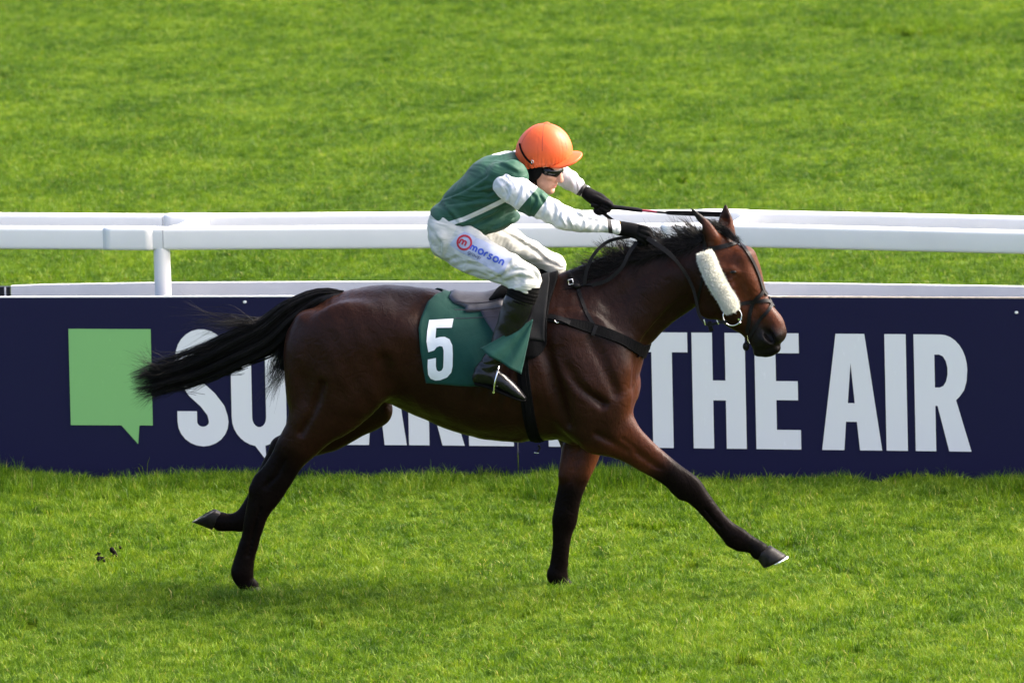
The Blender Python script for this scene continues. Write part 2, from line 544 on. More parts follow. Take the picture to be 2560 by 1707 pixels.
# ------------------------------------------------------------------ advertising board
def board_mat(name, col, rough):
    mt, t, b, out = nodes_of(name)
    p = pos(t)
    n1 = noise(t, mapping(t, p, (1, 1, 0.5)), 1.7, 5, 0.6)
    n2 = noise(t, mapping(t, p, (3, 3, 1)), 14, 5, 0.7)
    c = mix(t, step(t, n2, 0.68, 0.08), tuple(x * .93 for x in col), tuple(min(1, x * 1.06 + .001) for x in col))
    c = mix(t, math_(t, 'MULTIPLY', n1, 0.35), c, tuple(x * .78 for x in col))
    t.links.new(c, b.inputs['Base Color'])
    r_ = N(t, 'ShaderNodeMapRange'); t.links.new(n1, r_.inputs[0]); r_.inputs[3].default_value = rough - .1; r_.inputs[4].default_value = rough + .12
    t.links.new(r_.outputs[0], b.inputs['Roughness'])
    b.inputs['Specular IOR Level'].default_value = 0.18
    bump(t, b, n1, 0.12, 0.02)
    return mt
NAVY = board_mat('navy_vinyl', (0.0105, 0.0098, 0.045), 0.5)
PRINT = board_mat('pale_print', (0.84, 0.84, 0.85), 0.5)
GREENP = board_mat('green_print', (0.245, 0.53, 0.185), 0.5)
WHITE = mat('white_plastic', (0.73, 0.725, 0.71), 0.40, 0.04, 3.0, 25.0, 0.05, 0.004, coat=0.1)
OFFW = mat('white_board', (0.70, 0.70, 0.71), 0.5, 0.05, 4.0)
DARK = mat('black_board', (0.01, 0.01, 0.012), 0.5, 0.2)
RAWE = mat('plywood_edge', (0.50, 0.42, 0.33), 0.8, 0.3, 30.0)
WEB = math.tan(R(2.6))
def bpt(px, py, off=0.0):
    """photo pixel -> the face of the board, off metres in front of it"""
    p = at(px, py, YB - off)
    if p.x > XS:
        d = ray(px, py)
        t_ = (YB - off - (camloc.x - XS) * WEB - camloc.y) / (d.y + d.x * WEB)
        p = camloc + d * t_
    return p
def prism(name, quad_xy, z0, z1, m_, parent):
    n = len(quad_xy)
    V = [(x, y, z0) for x, y in quad_xy] + [(x, y, z1) for x, y in quad_xy]
    Fc = [tuple(range(n))[::-1], tuple(range(n, 2 * n))] + [(i, (i + 1) % n, (i + 1) % n + n, i + n) for i in range(n)]
    return mesh(name, V, Fc, m_, parent, smooth=False)
topz = bpt(1292, 741).z
topzl = bpt(0, 735).z
board = thing('advertising_board', 'long navy board with pale SQUARE IN THE AIR lettering and green speech bubble', 'advertising board', (XS, YB, 0))
xl, xr = bpt(-1700, 1000).x, bpt(4200, 1000).x
yr = float(board_y(np.array(xr)))
prism('panel', [(xl, YB), (XS - 0.003, YB), (XS - 0.003, YB + .02), (xl, YB + .02)], 0.0, topz, NAVY, board)
prism('panel', [(XS + 0.003, YB), (xr, yr), (xr, yr + .02), (XS + 0.003, YB + .02)], 0.0, topz, NAVY, board)
prism('edge_strip', [(xl, YB + .0015), (XS, YB + .0015), (XS, YB + .0185), (xl, YB + .0185)], topz, topz + .006, WHITE, board)
prism('edge_strip', [(XS, YB + .0015), (xr, yr + .0015), (xr, yr + .0185), (XS, YB + .0185)], topz, topz + .006, RAWE, board)
from mathutils.geometry import tessellate_polygon
def flat(name, outlines, m_, parent, fn, thick=None):
    """a filled flat shape; outlines in photo pixels, first the outer one, then holes"""
    pts = [[Vector((x, -y, 0)) for x, y in ol] for ol in outlines]
    tris = tessellate_polygon(pts)
    V = [fn(x, y) for ol in outlines for x, y in ol]
    n = len(V)
    Fc = []
    for a, b_, c in tris:
        A, B, C_ = V[a], V[b_], V[c]
        nrm = (B - A).cross(C_ - A)
        Fc.append((a, b_, c) if nrm.dot(fwd) < 0 else (a, c, b_))
    o_ = mesh(name, V, Fc, m_, parent, smooth=False)
    return o_
def stroke(path, w, cap0=None):
    """outline of a stroked centre line"""
    P_ = np.array(path, float)
    T = np.gradient(P_, axis=0); T /= np.linalg.norm(T, axis=1)[:, None] + 1e-9
    Nn = np.stack([-T[:, 1], T[:, 0]], 1)
    ww = np.broadcast_to(np.asarray(w, float), (len(P_),))[:, None] / 2
    return [tuple(p) for p in np.vstack([P_ + Nn * ww, (P_ - Nn * ww)[::-1]])]
def arc(cx, cy, rx, ry, a0, a1, n=12):
    return [(cx + rx * math.cos(R(a0 + (a1 - a0) * i / (n - 1))), cy + ry * math.sin(R(a0 + (a1 - a0) * i / (n - 1)))) for i in range(n)]
yt = lambda x: np.interp(x, [157, 1500, 2200], [757, 763, 768.5])
yb = lambda x: np.interp(x, [157, 950, 1500, 2230], [1019, 1022, 1028, 1037])
def lean(x, y):                        # letters given upright at their cap line lean a little to the right below it
    f = (y - 0) / 262.0
    xx = x + 5.5 * f
    return xx * K, (yt(x) + f * (yb(x) - yt(x))) * K
def letter(name, *outlines, m_=None):
    outs = [[lean(x, y) for x, y in ol] for ol in outlines]
    o_ = flat(name, outs, m_ or PRINT, board, lambda a, b_: bpt(a, b_, 0.004))
    return o_
def rect(x0, y0, x1, y1): return [(x0, y0), (x1, y0), (x1, y1), (x0, y1)]
HH = 262
sp = [(500, 90)] + arc(462, 62, 38, 42, 0, -180, 14) + [(424, 80), (429, 108), (448, 136), (474, 160), (492, 184)] + arc(462, 210, 36, 34, -15, 180, 14) + [(426, 186)]
letter('letter_s', stroke(sp, 45))
letter('letter_q', arc(591, 64, 63, 66, 180, 360, 16) + [(654, 200)] + arc(591, 200, 63, 66, 0, 90, 8)[:-1] + [(604, 264), (606, 299), (580, 264)] + arc(591, 200, 63, 66, 100, 180, 8),
       (arc(591, 64, 16, 22, 180, 360, 10) + [(607, 200)] + arc(591, 200, 16, 22, 0, 180, 10))[::-1])
letter('letter_u', [(672, 0), (718, 0), (718, 200)] + arc(734, 200, 16, 20, 180, 0, 10)[::1] + [(750, 0), (796, 0), (796, 200)] + arc(734, 200, 62, 64, 0, 180, 14))
def A_(x):
    return [(x + 29, 0), (x + 95, 0), (x + 131, HH), (x + 80, HH), (x + 74, 198), (x + 49, 198), (x + 44, HH), (x - 7, HH)], [(x + 62, 66), (x + 54, 156), (x + 70, 156)]
letter('letter_a', *A_(798))
def R_(x, w=122):
    outer = [(x, 0), (x + 62, 0)] + arc(x + 62, 78, w - 62, 78, -90, 0, 9)[1:] + [(x + w - 2, 104), (x + w - 8, 124), (x + w - 18, 138), (x + w - 27, 147), (x + 128, HH), (x + 77, HH), (x + 52, 160), (x + 47, 160), (x + 47, HH), (x, HH)]
    hole = [(x + 47, 45), (x + 58, 45)] + arc(x + 58, 82, 19, 37, -90, 90, 8)[1:] + [(x + 47, 119)]
    return outer, hole
letter('letter_r', *R_(934))
def E_(x):
    return [(x, 0), (x + 102, 0), (x + 102, 45), (x + 48, 45), (x + 48, 108), (x + 98, 108), (x + 98, 151), (x + 48, 151), (x + 48, 218), (x + 103, 218), (x + 103, HH), (x, HH)]
letter('letter_e', E_(1072))
letter('letter_i', rect(1255, 0, 1301, HH))
letter('letter_n', [(1318, 0), (1362, 0), (1392, 150), (1392, 0), (1436, 0), (1436, HH), (1394, HH), (1362, 100), (1362, HH), (1318, HH)])
letter('letter_t', [(1461, 0), (1578, 0), (1578, 45), (1542, 45), (1542, HH), (1495, HH), (1495, 45), (1461, 45)])
letter('letter_h', [(1588, 0), (1635, 0), (1635, 108), (1664, 108), (1664, 0), (1710, 0), (1710, HH), (1664, HH), (1664, 153), (1635, 153), (1635, HH), (1588, HH)])
letter('letter_e', E_(1732))
letter('letter_a', *A_(1890))
letter('letter_i', rect(2031, 0, 2080, HH))
letter('letter_r', *R_(2098))
letter('speech_bubble', [(157, -2), (346, -2), (346.5, 219), (315.5, 219), (312, 262), (274, 219), (158, 219)], m_=GREENP)
for px, py in ((612, 755), (2541, 781), (1262, 768)):
    c = bpt(px, py, 0.004)
    o_ = mesh('bolt', [c + Vector((0.010 * math.cos(a), 0, 0.008 * math.sin(a))) for a in np.linspace(0, 6.28, 9)[:-1]] + [c + Vector((0, -0.004, 0))],
              [(i, (i + 1) % 8, 8) for i in range(8)], OFFW, board)

# low white board standing behind the navy one, and a black one at its end
def box_line(name, pts, depth, z0, ztops, m_, parent=None):
    """a low wall along plan points with its own top heights"""
    n = len(pts)
    V = []
    for (x, y), zt in zip(pts, ztops):
        V += [(x, y, z0), (x, y, zt), (x, y + depth, zt), (x, y + depth, z0)]
    Fc = []
    for i in range(n - 1):
        for j in range(4):
            Fc.append((4 * i + j, 4 * i + (j + 1) % 4, 4 * i + 4 + (j + 1) % 4, 4 * i + 4 + j))
    Fc += [(3, 2, 1, 0), (4 * n - 4, 4 * n - 3, 4 * n - 2, 4 * n - 1)]
    return mesh(name, V, Fc, m_, parent, smooth=False)
pts, zt = [], []
for px, py in ((27, 715), (110, 712), (400, 707), (900, 704.5), (1500, 704), (1950, 708), (2600, 717), (3400, 729), (4200, 741)):
    y_ = YB + 0.62 - (max(0, at(px, py, YB).x - XS)) * WEB
    p = at(px, py, y_)
    pts.append((p.x, p.y)); zt.append(p.z)
o = box_line('low_board', pts, 0.03, 0.0, zt, OFFW)
tag(o, 'low white board behind the navy one, showing as a pale strip', 'board')
p0, p1 = at(-1600, 717, YB + .62), at(24, 717, YB + .62)
p0.z = p1.z
bb = thing('dark_board', 'black board end with thin white line at the left edge', 'board', (p0.x, p0.y, 0))
box_line('panel', [(p0.x, p0.y), (p1.x, p1.y)], 0.03, 0.0, [p0.z, p1.z], DARK, bb)
q0, q1 = at(10.5, 718, YB + .614), at(14.5, 718, YB + .614)
box_line('stripe', [(q0.x, q0.y), (q1.x, q1.y)], 0.004, 0.3, [q0.z, q1.z], OFFW, bb)

# ------------------------------------------------------------------ running rail
def sweep(name, path, prof, m_, parent, capped=True, up=Vector((0, 0, 1))):
    """sweep a closed profile (across, up) along a path"""
    P_ = [Vector(p) for p in path]
    n, k = len(P_), len(prof)
    V = []
    for i, p in enumerate(P_):
        T = (P_[min(i + 1, n - 1)] - P_[max(i - 1, 0)]).normalized()
        side = T.cross(up).normalized(); u_ = side.cross(T)
        V += [p + side * a + u_ * b_ for a, b_ in prof]
    Fc = [(i * k + j, i * k + (j + 1) % k, (i + 1) * k + (j + 1) % k, (i + 1) * k + j) for i in range(n - 1) for j in range(k)]
    if capped:                         # end caps have their own corners so that the sides shade cleanly
        V += V[:k] + V[(n - 1) * k:n * k]
        Fc += [tuple(range(n * k, n * k + k))[::-1], tuple(range(n * k + k, n * k + 2 * k))]
    return mesh(name, V, Fc, m_, parent)
def tube(name, path, rad, m_, parent, k=10):
    rad = np.broadcast_to(np.asarray(rad, float), (len(path),))
    P_ = [Vector(p) for p in path]
    n = len(P_); V = []
    prev = None
    for i, p in enumerate(P_):
        T = (P_[min(i + 1, n - 1)] - P_[max(i - 1, 0)]).normalized()
        ref = prev if prev is not None else (Vector((0, 0, 1)) if abs(T.z) < .9 else Vector((1, 0, 0)))
        s_ = T.cross(ref).normalized() if prev is None else (ref - T * ref.dot(T)).normalized()
        prev = s_
        u_ = T.cross(s_)
        V += [p + (s_ * math.cos(6.2832 * j / k) + u_ * math.sin(6.2832 * j / k)) * rad[i] for j in range(k)]
    Fc = [(i * k + j, i * k + (j + 1) % k, (i + 1) * k + (j + 1) % k, (i + 1) * k + j) for i in range(n - 1) for j in range(k)]
    V += V[:k] + V[(n - 1) * k:n * k]
    Fc += [tuple(range(n * k, n * k + k))[::-1], tuple(range(n * k + k, n * k + 2 * k))]
    return mesh(name, V, Fc, m_, parent)
rail = thing('running_rail', 'white plastic double running rail on round posts behind the board', 'rail', (0, YB + .3, 0))
YR = YB + 0.22
HR = at(410, 568, YR).z
fr_px = [(-2100, 554.5), (-700, 562), (410, 568), (1800, 559), (2560, 577), (3190, 592), (4400, 622)]
bk_px = [(-2100, 521), (-700, 529), (410, 535.5), (1800, 525), (2560, 541.5), (3190, 555), (4400, 582)]
F_pts = [ground(a, b_, HR) for a, b_ in fr_px]; B_pts = [ground(a, b_, HR) for a, b_ in bk_px]
def rprof(w, h, s=1.0):
    out = []
    for i in range(28):
        a = 2 * math.pi * i / 28
        c, q = math.cos(a), math.sin(a)
        ex = 0.30
        out.append((s * w * math.copysign(abs(c) ** ex, c), s * h * math.copysign(abs(q) ** ex, q)))
    return out
RH, RW = 0.059, 0.042
def lower(p, d): return Vector((p.x, p.y, p.z - d))
for pts_ in (F_pts, B_pts):
    for i in range(len(pts_) - 1):
        a, b_ = lower(pts_[i], RH), lower(pts_[i + 1], RH)
        n = 8
        sweep('rail_beam', [a.lerp(b_, j / n) for j in range(n + 1)], rprof(RW, RH), WHITE, rail)
for pts_, spans in ((F_pts, ((263, 385), (1655, 1775))), (B_pts, ((412, 527), (1745, 1872)))):
    for x0, x1 in spans:
        def on(px):
            best = None
            for i in range(len(pts_) - 1):
                xa, xb = proj(pts_[i])[0], proj(pts_[i + 1])[0]
                if xa <= px <= xb or (best is None and i == len(pts_) - 2):
                    best = lower(pts_[i].lerp(pts_[i + 1], (px - xa) / (xb - xa)), RH)
            return best
        path = [on(x0 + (x1 - x0) * j / 6) for j in range(7)]
        # sleeve is a little larger than the beam, eased at its ends
        ob = sweep('rail_sleeve', [path[0]] + path + [path[-1]], rprof(RW, RH, 1.0), WHITE, rail, capped=False)
        k = 28
        co = np.array([v.co for v in ob.data.vertices]); nn = len(path) + 2
        co = co.reshape(nn, k, 3); cen = np.array([[*p] for p in [path[0]] + path + [path[-1]]])[:, None, :]
        sc = np.array([1.002] + [1.025] + [1.04] * (nn - 4) + [1.025] + [1.002])[:, None, None]
        co = cen + (co - cen) * sc
        ob.data.vertices.foreach_set('co', co.astype(np.float32).ravel()); ob.data.update()
for fx, bx_ in ((-990, -910), (403, 480), (1800, 1860), (3190, 3250)):
    def fpoint(pts_, px):
        for i in range(len(pts_) - 1):
            xa, xb = proj(pts_[i])[0], proj(pts_[i + 1])[0]
            if px <= xb or i == len(pts_) - 2:
                return pts_[i].lerp(pts_[i + 1], (px - xa) / (xb - xa))
    a = lower(fpoint(F_pts, fx), 0); b_ = lower(fpoint(B_pts, bx_), 0)
    tube('post', [(a.x, a.y, 0), (a.x, a.y, .5), (a.x, a.y, a.z - 2 * RH + .01)], 0.044, WHITE, rail, 24)
    tube('cross_arm', [(a.x - .03, a.y + .02, a.z - RH - .005), (a.x + .03, a.y + .12, a.z - RH * .8), ((a.x + b_.x) / 2 + .02, (a.y + b_.y) / 2, b_.z - RH * .9), (b_.x, b_.y - .01, b_.z - RH)], 0.034, WHITE, rail, 16)
# ------------------------------------------------------------------ horse
HB = 0.92                                  # lateral scale
lo = at(1210, 1500, 0); 
HF = Field((at(455, 900, 0).x, -0.47, -0.02), (at(1990, 900, 0).x, 0.47, at(1700, 470, 0).z), 0.0072)
def H(nodes, k=0.03, sub=4, op='add', both=False):
    lf = lambda q: 1 + .11 * min(1.0, max(0.0, (q - 1110) / 80)) if op == 'add' else 1.0
    nd = [(a, b_, c * lf(b_), d * HB * lf(b_), e) for a, b_, c, d, e in nodes]
    HF.chain(nd, k, sub, op)
    if both:                               # mirrored twin on the off side, same height and length
        C = []
        for (px, py, a, b_, y) in nd:
            p = at(px, py, y); C.append((p.x, -p.y, p.z, a / S, b_))
        HF.rows(crom(C, sub), k, op)
# trunk
H([(806, 860, 96, .17, 0), (870, 850, 124, .25, 0), (950, 856, 145, .285, 0), (1040, 868, 151, .265, 0), (1110, 893, 157, .275, 0), (1190, 914, 170, .30, 0),
   (1260, 920, 178, .315, 0), (1330, 913, 192, .305, 0), (1400, 900, 198, .265, 0), (1462, 912, 180, .235, 0), (1512, 930, 145, .205, 0), (1548, 950, 100, .16, 0), (1560, 958, 40, .10, 0)], 0.03, 5)
# withers ridge and loin
H([(1250, 765, 20, .07, 0), (1330, 742, 28, .06, 0), (1400, 720, 30, .055, 0), (1470, 712, 26, .05, 0)], 0.05)
# neck
H([(1430, 850, 148, .165, 0), (1504, 786, 137, .132, 0), (1576, 735, 112, .106, 0), (1648, 694, 90, .092, 0), (1712, 666, 75, .084, 0), (1768, 650, 64, .08, 0)], 0.05, 6)
H([(1465, 708, 26, .045, 0), (1540, 668, 25, .04, 0), (1620, 638, 24, .036, 0), (1700, 622, 24, .034, 0), (1765, 608, 22, .034, 0)], 0.04, 8)
# windpipe and jugular side
H([(1565, 880, 28, .07, 0), (1630, 816, 26, .055, 0), (1684, 772, 26, .05, 0), (1730, 740, 26, .05, 0)], 0.05, 8)
# brachiocephalic band along the neck
H([(1505, 905, 44, .03, -.150), (1570, 820, 40, .026, -.110), (1650, 735, 34, .022, -.082), (1725, 690, 26, .02, -.066)], 0.06, 14, both=True)
# hindquarters, both sides
H([(1000, 830, 40, .05, -.195), (935, 840, 70, .06, -.195), (870, 855, 90, .08, -.165), (800, 885, 72, .085, -.13)], 0.09, 8, both=True)
H([(775, 815, 42, .09, -.11), (755, 880, 44, .095, -.125), (752, 975, 38, .085, -.135), (762, 1030, 36, .07, -.14)], 0.05, both=True)
# near hind thigh and leg
H([(870, 880, 120, .10, -.18), (862, 945, 112, .105, -.175), (832, 1006, 90, .095, -.165), (786, 1060, 64, .08, -.155), (748, 1108, 52, .066, -.145), (722, 1146, 40, .054, -.135),
   (697, 1190, 34, .047, -.13)], 0.045, 5)
H([(925, 970, 40, .065, -.185), (898, 998, 34, .06, -.18)], 0.06)                     # stifle
H([(697, 1190, 33, .046, -.13), (668, 1230, 36, .046, -.125), (650, 1262, 30, .041, -.12), (637, 1298, 25, .035, -.118), (627, 1342, 22.5, .031, -.115), (616, 1382, 22, .031, -.112),
   (609, 1412, 23.5, .035, -.11), (606, 1434, 25, .038, -.11), (614, 1456, 21, .034, -.11), (624, 1468, 22, .036, -.11)], 0.014, 5)
H([(716, 1110, 16, .022, -.145), (684, 1160, 15, .02, -.135), (652, 1198, 17, .024, -.128), (640, 1222, 15, .024, -.126)], 0.03)     # achilles tendon, point of hock
# off hind leg, already off the ground
H([(880, 900, 110, .10, .18), (905, 985, 90, .10, .18), (915, 1018, 60, .075, .18)], 0.045, 5)
H([(938, 1022, 44, .065, .175), (890, 1048, 46, .068, .17), (820, 1080, 50, .065, .16), (752, 1106, 40, .055, .15), (706, 1126, 34, .047, .14)], 0.03, 5)
H([(706, 1124, 31, .046, .14), (684, 1164, 28, .042, .135), (662, 1206, 24, .034, .13), (640, 1250, 22, .032, .125), (620, 1284, 24, .036, .12), (604, 1301, 25, .038, .12), (578, 1305, 21, .033, .12), (552, 1303, 23, .036, .12)], 0.014, 5)
H([(735, 1085, 15, .02, .15), (703, 1108, 16, .024, .142)], 0.03)
# near shoulder and foreleg
H([(1455, 840, 56, .03, -.165), (1480, 880, 62, .045, -.172), (1510, 938, 62, .062, -.178), (1528, 985, 50, .068, -.168)], 0.09, 8, both=True)
H([(1405, 870, 55, .04, -.205), (1428, 955, 66, .055, -.212), (1465, 1040, 60, .06, -.185), (1490, 1085, 46, .055, -.165)], 0.07, 8, both=True)
H([(1556, 930, 30, .08, -.06), (1562, 985, 30, .085, -.075), (1556, 1018, 24, .07, -.075)], 0.04, 6, both=True)     # breast
H([(1470, 985, 62, .06, -.175), (1500, 1045, 62, .07, -.165), (1540, 1084, 55, .066, -.155)], 0.09, 6)
H([(1540, 1086, 56, .066, -.155), (1578, 1116, 45, .06, -.15), (1612, 1140, 37, .052, -.145), (1648, 1164, 32, .046, -.14), (1684, 1190, 29.5, .042, -.138),
   (1724, 1221, 31, .044, -.135), (1748, 1245, 25, .038, -.133), (1782, 1284, 19.5, .03, -.13), (1815, 1319, 20, .03, -.128), (1846, 1347, 26, .036, -.126), (1880, 1362, 20, .031, -.125), (1898, 1375, 23, .036, -.125)], 0.02, 5)
H([(1560, 1075, 26, .035, -.17), (1620, 1122, 20, .03, -.16), (1665, 1160, 14, .022, -.148)], 0.02)       # extensor muscle
H([(1545, 1120, 20, .035, -.165), (1600, 1150, 16, .028, -.155), (1650, 1184, 12, .02, -.145)], 0.02)
H([(1705, 1236, 13, .025, -.135), (1690, 1222, 12, .022, -.137)], 0.02)
H([(1742, 1252, 9, .014, -.13), (1790, 1312, 9, .014, -.128), (1826, 1352, 12, .02, -.126)], 0.012)      # flexor tendon
# off foreleg, on the ground
H([(1450, 1070, 66, .075, .155), (1452, 1120, 50, .062, .12), (1438, 1176, 38, .053, .09), (1425, 1228, 30, .045, .075), (1414, 1278, 29, .043, .07), (1410, 1304, 29, .042, .07), (1406, 1334, 23, .034, .068),
   (1402, 1378, 20.5, .03, .066), (1397, 1418, 21, .031, .065), (1394, 1438, 24, .035, .065), (1402, 1457, 20, .032, .065), (1412, 1470, 22, .036, .065)], 0.02, 5)
H([(1470, 1120, 22, .03, .085), (1452, 1190, 17, .025, .065)], 0.02)
H([(1428, 1120, 20, .03, .085), (1412, 1190, 15, .025, .062)], 0.02)
# belly line, girth and sheath
H([(1010, 1000, 18, .05, 0), (1090, 1034, 16, .06, 0), (1180, 1064, 14, .08, 0), (1300, 1086, 10, .08, 0)], 0.06, 8)
H([(1440, 1075, 34, .09, -.06), (1500, 1072, 36, .08, -.07)], 0.06, both=True)
# grooves
H([(1345, 800, 12, .05, -.285), (1378, 930, 13, .05, -.285), (1420, 1062, 10, .05, -.25)], 0.05, op='sub')
H([(960, 905, 9, .04, -.29), (965, 980, 12, .05, -.28), (985, 1020, 8, .04, -.24)], 0.05, op='sub')
H([(1590, 1133, 4, .02, -.21), (1640, 1170, 3.5, .02, -.195)], 0.015, op='sub')
# muscle lines: shoulder blade front edge, triceps, forearm heads, ribs, gaskin, hock and knee hollows
H([(1480, 850, 5, .02, -.250), (1516, 930, 5, .02, -.262), (1540, 985, 5, .02, -.255)], 0.04, 8, op='sub')
H([(1392, 880, 6, .03, -.30), (1440, 960, 6, .03, -.292), (1505, 1010, 6, .03, -.258)], 0.035, 8, op='sub')
H([(1490, 1085, 4, .016, -.246), (1530, 1106, 4, .016, -.234), (1566, 1128, 3.5, .016, -.218)], 0.03, 8, op='sub')
H([(1556, 1098, 4, .02, -.228), (1606, 1136, 4, .018, -.208), (1652, 1172, 3, .014, -.192)], 0.012, 8, op='sub')
for i_ in range(6):
    xx = 1120 + 34 * i_
    H([(xx + 18, 900, 5, .02, -.300), (xx + 2, 960, 6, .022, -.305), (xx - 16, 1020, 5, .02, -.28)], 0.03, 6, op='sub')
H([(806, 960, 6, .03, -.262), (782, 1030, 6, .028, -.246), (752, 1084, 5, .024, -.222)], 0.03, 8, op='sub')
H([(712, 1150, 4, .016, -.190), (690, 1190, 5, .016, -.182), (664, 1216, 4, .014, -.176)], 0.014, 8, op='sub')
H([(652, 1270, 3.5, .012, -.158), (636, 1320, 3.5, .012, -.146), (620, 1390, 3, .012, -.142)], 0.008, 8, op='sub')
H([(1762, 1272, 3, .012, -.160), (1800, 1318, 3, .012, -.157)], 0.008, 8, op='sub')
# head, turned a little to the camera: nodes are moved about the poll
poll = at(1785, 620, 0)
YAW = R(13)
def turn(C):
    out = []
    for r_ in C:
        dx, dy = (r_[0] - poll.x), r_[1]
        out.append((poll.x + dx * math.cos(YAW) + dy * math.sin(YAW), dy * math.cos(YAW) - dx * math.sin(YAW), *r_[2:]))
    return out
def HD(nodes, k=0.02, sub=4, op='add', both=False):
    for sg in ((1, -1) if both else (1,)):
        C = []
        for (px, py, a, b_, y) in nodes:
            p = at(px, py, 0)
            C.append((poll.x + (p.x - poll.x) / math.cos(YAW), y * sg, p.z, a / S, b_))
        HF.rows(crom(turn(C), sub), k, op)
HD([(1796, 622, 44, .062, 0), (1812, 662, 74, .085, 0), (1826, 704, 80, .088, 0), (1842, 744, 70, .078, 0), (1862, 772, 58, .064, 0), (1886, 794, 50, .054, 0), (1906, 820, 46, .050, 0), (1920, 846, 40, .050, 0), (1926, 860, 24, .04, 0)], 0.05, 5)
HD([(1862, 640, 26, .05, -.02), (1874, 690, 26, .048, -.02), (1892, 732, 22, .036, -.01), (1916, 772, 18, .03, 0), (1938, 800, 18, .03, 0), (1946, 826, 20, .036, 0)], 0.03, both=True)   # forehead and nasal bone
HD([(1775, 720, 34, .03, -.066), (1785, 760, 32, .03, -.06)], 0.03, both=True)      # jowl
HD([(1822, 662, 11, .022, -.078), (1840, 664, 11, .024, -.077), (1852, 672, 9, .02, -.074)], 0.025, 6, both=True)      # brow
HD([(1842, 706, 4, .010, -.084), (1850, 735, 4, .011, -.078), (1852, 752, 3, .010, -.072)], 0.022, 8, both=True)
HD([(1866, 715, 6, .010, -.084), (1876, 745, 6, .010, -.070)], 0.03, 8, op='sub', both=True)      # facial crest
HD([(1930, 838, 20, .03, -.036), (1944, 832, 16, .024, -.032)], 0.02, both=True)   # nostril rim
HD([(1898, 874, 14, .034, 0), (1915, 878, 10, .03, 0)], 0.02)      # lower lip and chin
HD([(1930, 868, 14, .036, 0), (1944, 866, 9, .03, 0)], 0.02)
HD([(1822, 681, 5, .016, -.098), (1836, 680, 6, .018, -.096), (1844, 678, 4, .014, -.094)], 0.012, 6, op='sub', both=True)       # eye socket
HD([(1820, 640, 10, .016, -.092), (1828, 648, 8, .014, -.094)], 0.025, op='sub', both=True)
HD([(1838, 690, 5, .010, -.086), (1822, 692, 4, .009, -.088)], 0.014, 6, both=True)       # hollow above the eye
HD([(1922, 815, 8, .030, -.066), (1933, 827, 12, .040, -.062), (1941, 839, 8, .030, -.056)], 0.007, 8, op='sub', both=True)  # nostril
HD([(1905, 872, 2, .010, -.060), (1922, 866, 2, .010, -.054), (1938, 862, 2, .01, -.046)], 0.008, 8, op='sub', both=True)   # mouth
# ears
def ear(base, mid, tip, y, dy, face):
    b_, m_, t_ = at(*base, y), at(*mid, y + dy * .5), at(*tip, y + dy)
    C = [(b_.x, b_.y, b_.z, .040, .032), (m_.x, m_.y, m_.z, .036, .026), (m_.x * .45 + t_.x * .55, m_.y * .45 + t_.y * .55, m_.z * .45 + t_.z * .55, .022, .015), (t_.x, t_.y, t_.z, .006, .005)]
    HF.rows(crom(C, 5), 0.02)
    C2 = [(x + face[0], y_ + face[1], z + face[2], a * .68, b2 * .8) for x, y_, z, a, b2 in C[1:3]]
    HF.rows(crom([C2[0], C2[1], tuple(np.array(C[2]) * .4 + np.array(C[3]) * .6 + np.array([face[0] * .6, face[1] * .6, 0, -.006, -.004]))], 5), 0.006, op='sub')
ear((1780, 594), (1762, 566), (1727, 521), -.055, -.01, (-0.022, 0.006, -0.004))
ear((1818, 586), (1815, 553), (1814, 510), .05, .015, (-0.006, -0.022, 0))
HF.warp(lambda x, y, z: 0.0022 * vnoise(11, 24)(x, y * .5, z) + 0.0011 * vnoise(12, 55)(x, y, z))
HV, HQ = HF.surface()
HV = relax(HV, HQ, 2, 0.5)
del HF

# coat: bay, black points, black-brown topline, muzzle and face as the animal has them
def px_of(V):
    v = V - np.array(camloc)
    z = v @ np.array(fwd)
    return 1280 + FPX * (v @ np.array(camr)) / z, 853.5 - FPX * (v @ np.array(camu)) / z
hx, hy = px_of(HV)
def sm(v, a, b_):
    t = np.clip((v - a) / (b_ - a), 0, 1)
    return t * t * (3 - 2 * t)
def blend(c, w, col):
    return c * (1 - w[:, None]) + np.array(col) * w[:, None]
coat = np.tile(np.array((0.0185, 0.0068, 0.0040)), (len(HV), 1))
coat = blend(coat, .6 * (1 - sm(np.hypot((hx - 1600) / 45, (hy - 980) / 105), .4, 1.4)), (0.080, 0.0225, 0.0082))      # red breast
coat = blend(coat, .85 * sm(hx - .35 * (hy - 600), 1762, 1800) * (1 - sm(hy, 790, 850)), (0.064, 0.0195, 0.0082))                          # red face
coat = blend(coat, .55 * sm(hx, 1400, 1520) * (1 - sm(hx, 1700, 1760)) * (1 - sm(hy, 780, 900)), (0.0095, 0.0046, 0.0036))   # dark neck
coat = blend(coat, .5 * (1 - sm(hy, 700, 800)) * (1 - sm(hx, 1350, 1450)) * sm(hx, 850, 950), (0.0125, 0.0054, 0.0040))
coat = blend(coat, sm(hx, 1850, 1890) * sm(hy + (hx - 1900) * -.45, 785, 826), (0.0085, 0.0072, 0.0070))                 # muzzle
legw = np.zeros(len(HV))
front = hx > 1200
df = (hx - 1590) * .72 + (hy - 1128) * .69                # along the near forearm
nearf = front & (HV[:, 1] < 0) & (hx > 1560)
legw[nearf] = sm(df[nearf], 35, 105)
farf = front & (HV[:, 1] >= -0.01) & (hx < 1560)
legw[farf] = sm(hy[farf], 1165, 1235)
forearm = front * sm(hy, 1000, 1060) * np.maximum(sm((hx - 1530) * .8 + (hy - 1050) * .6, 0, 70) * (HV[:, 1] < 0), sm(hy, 1095, 1140))
coat = blend(coat, .5 * forearm * (1 - legw), (0.080, 0.0225, 0.0080))
hind = hx < 1000
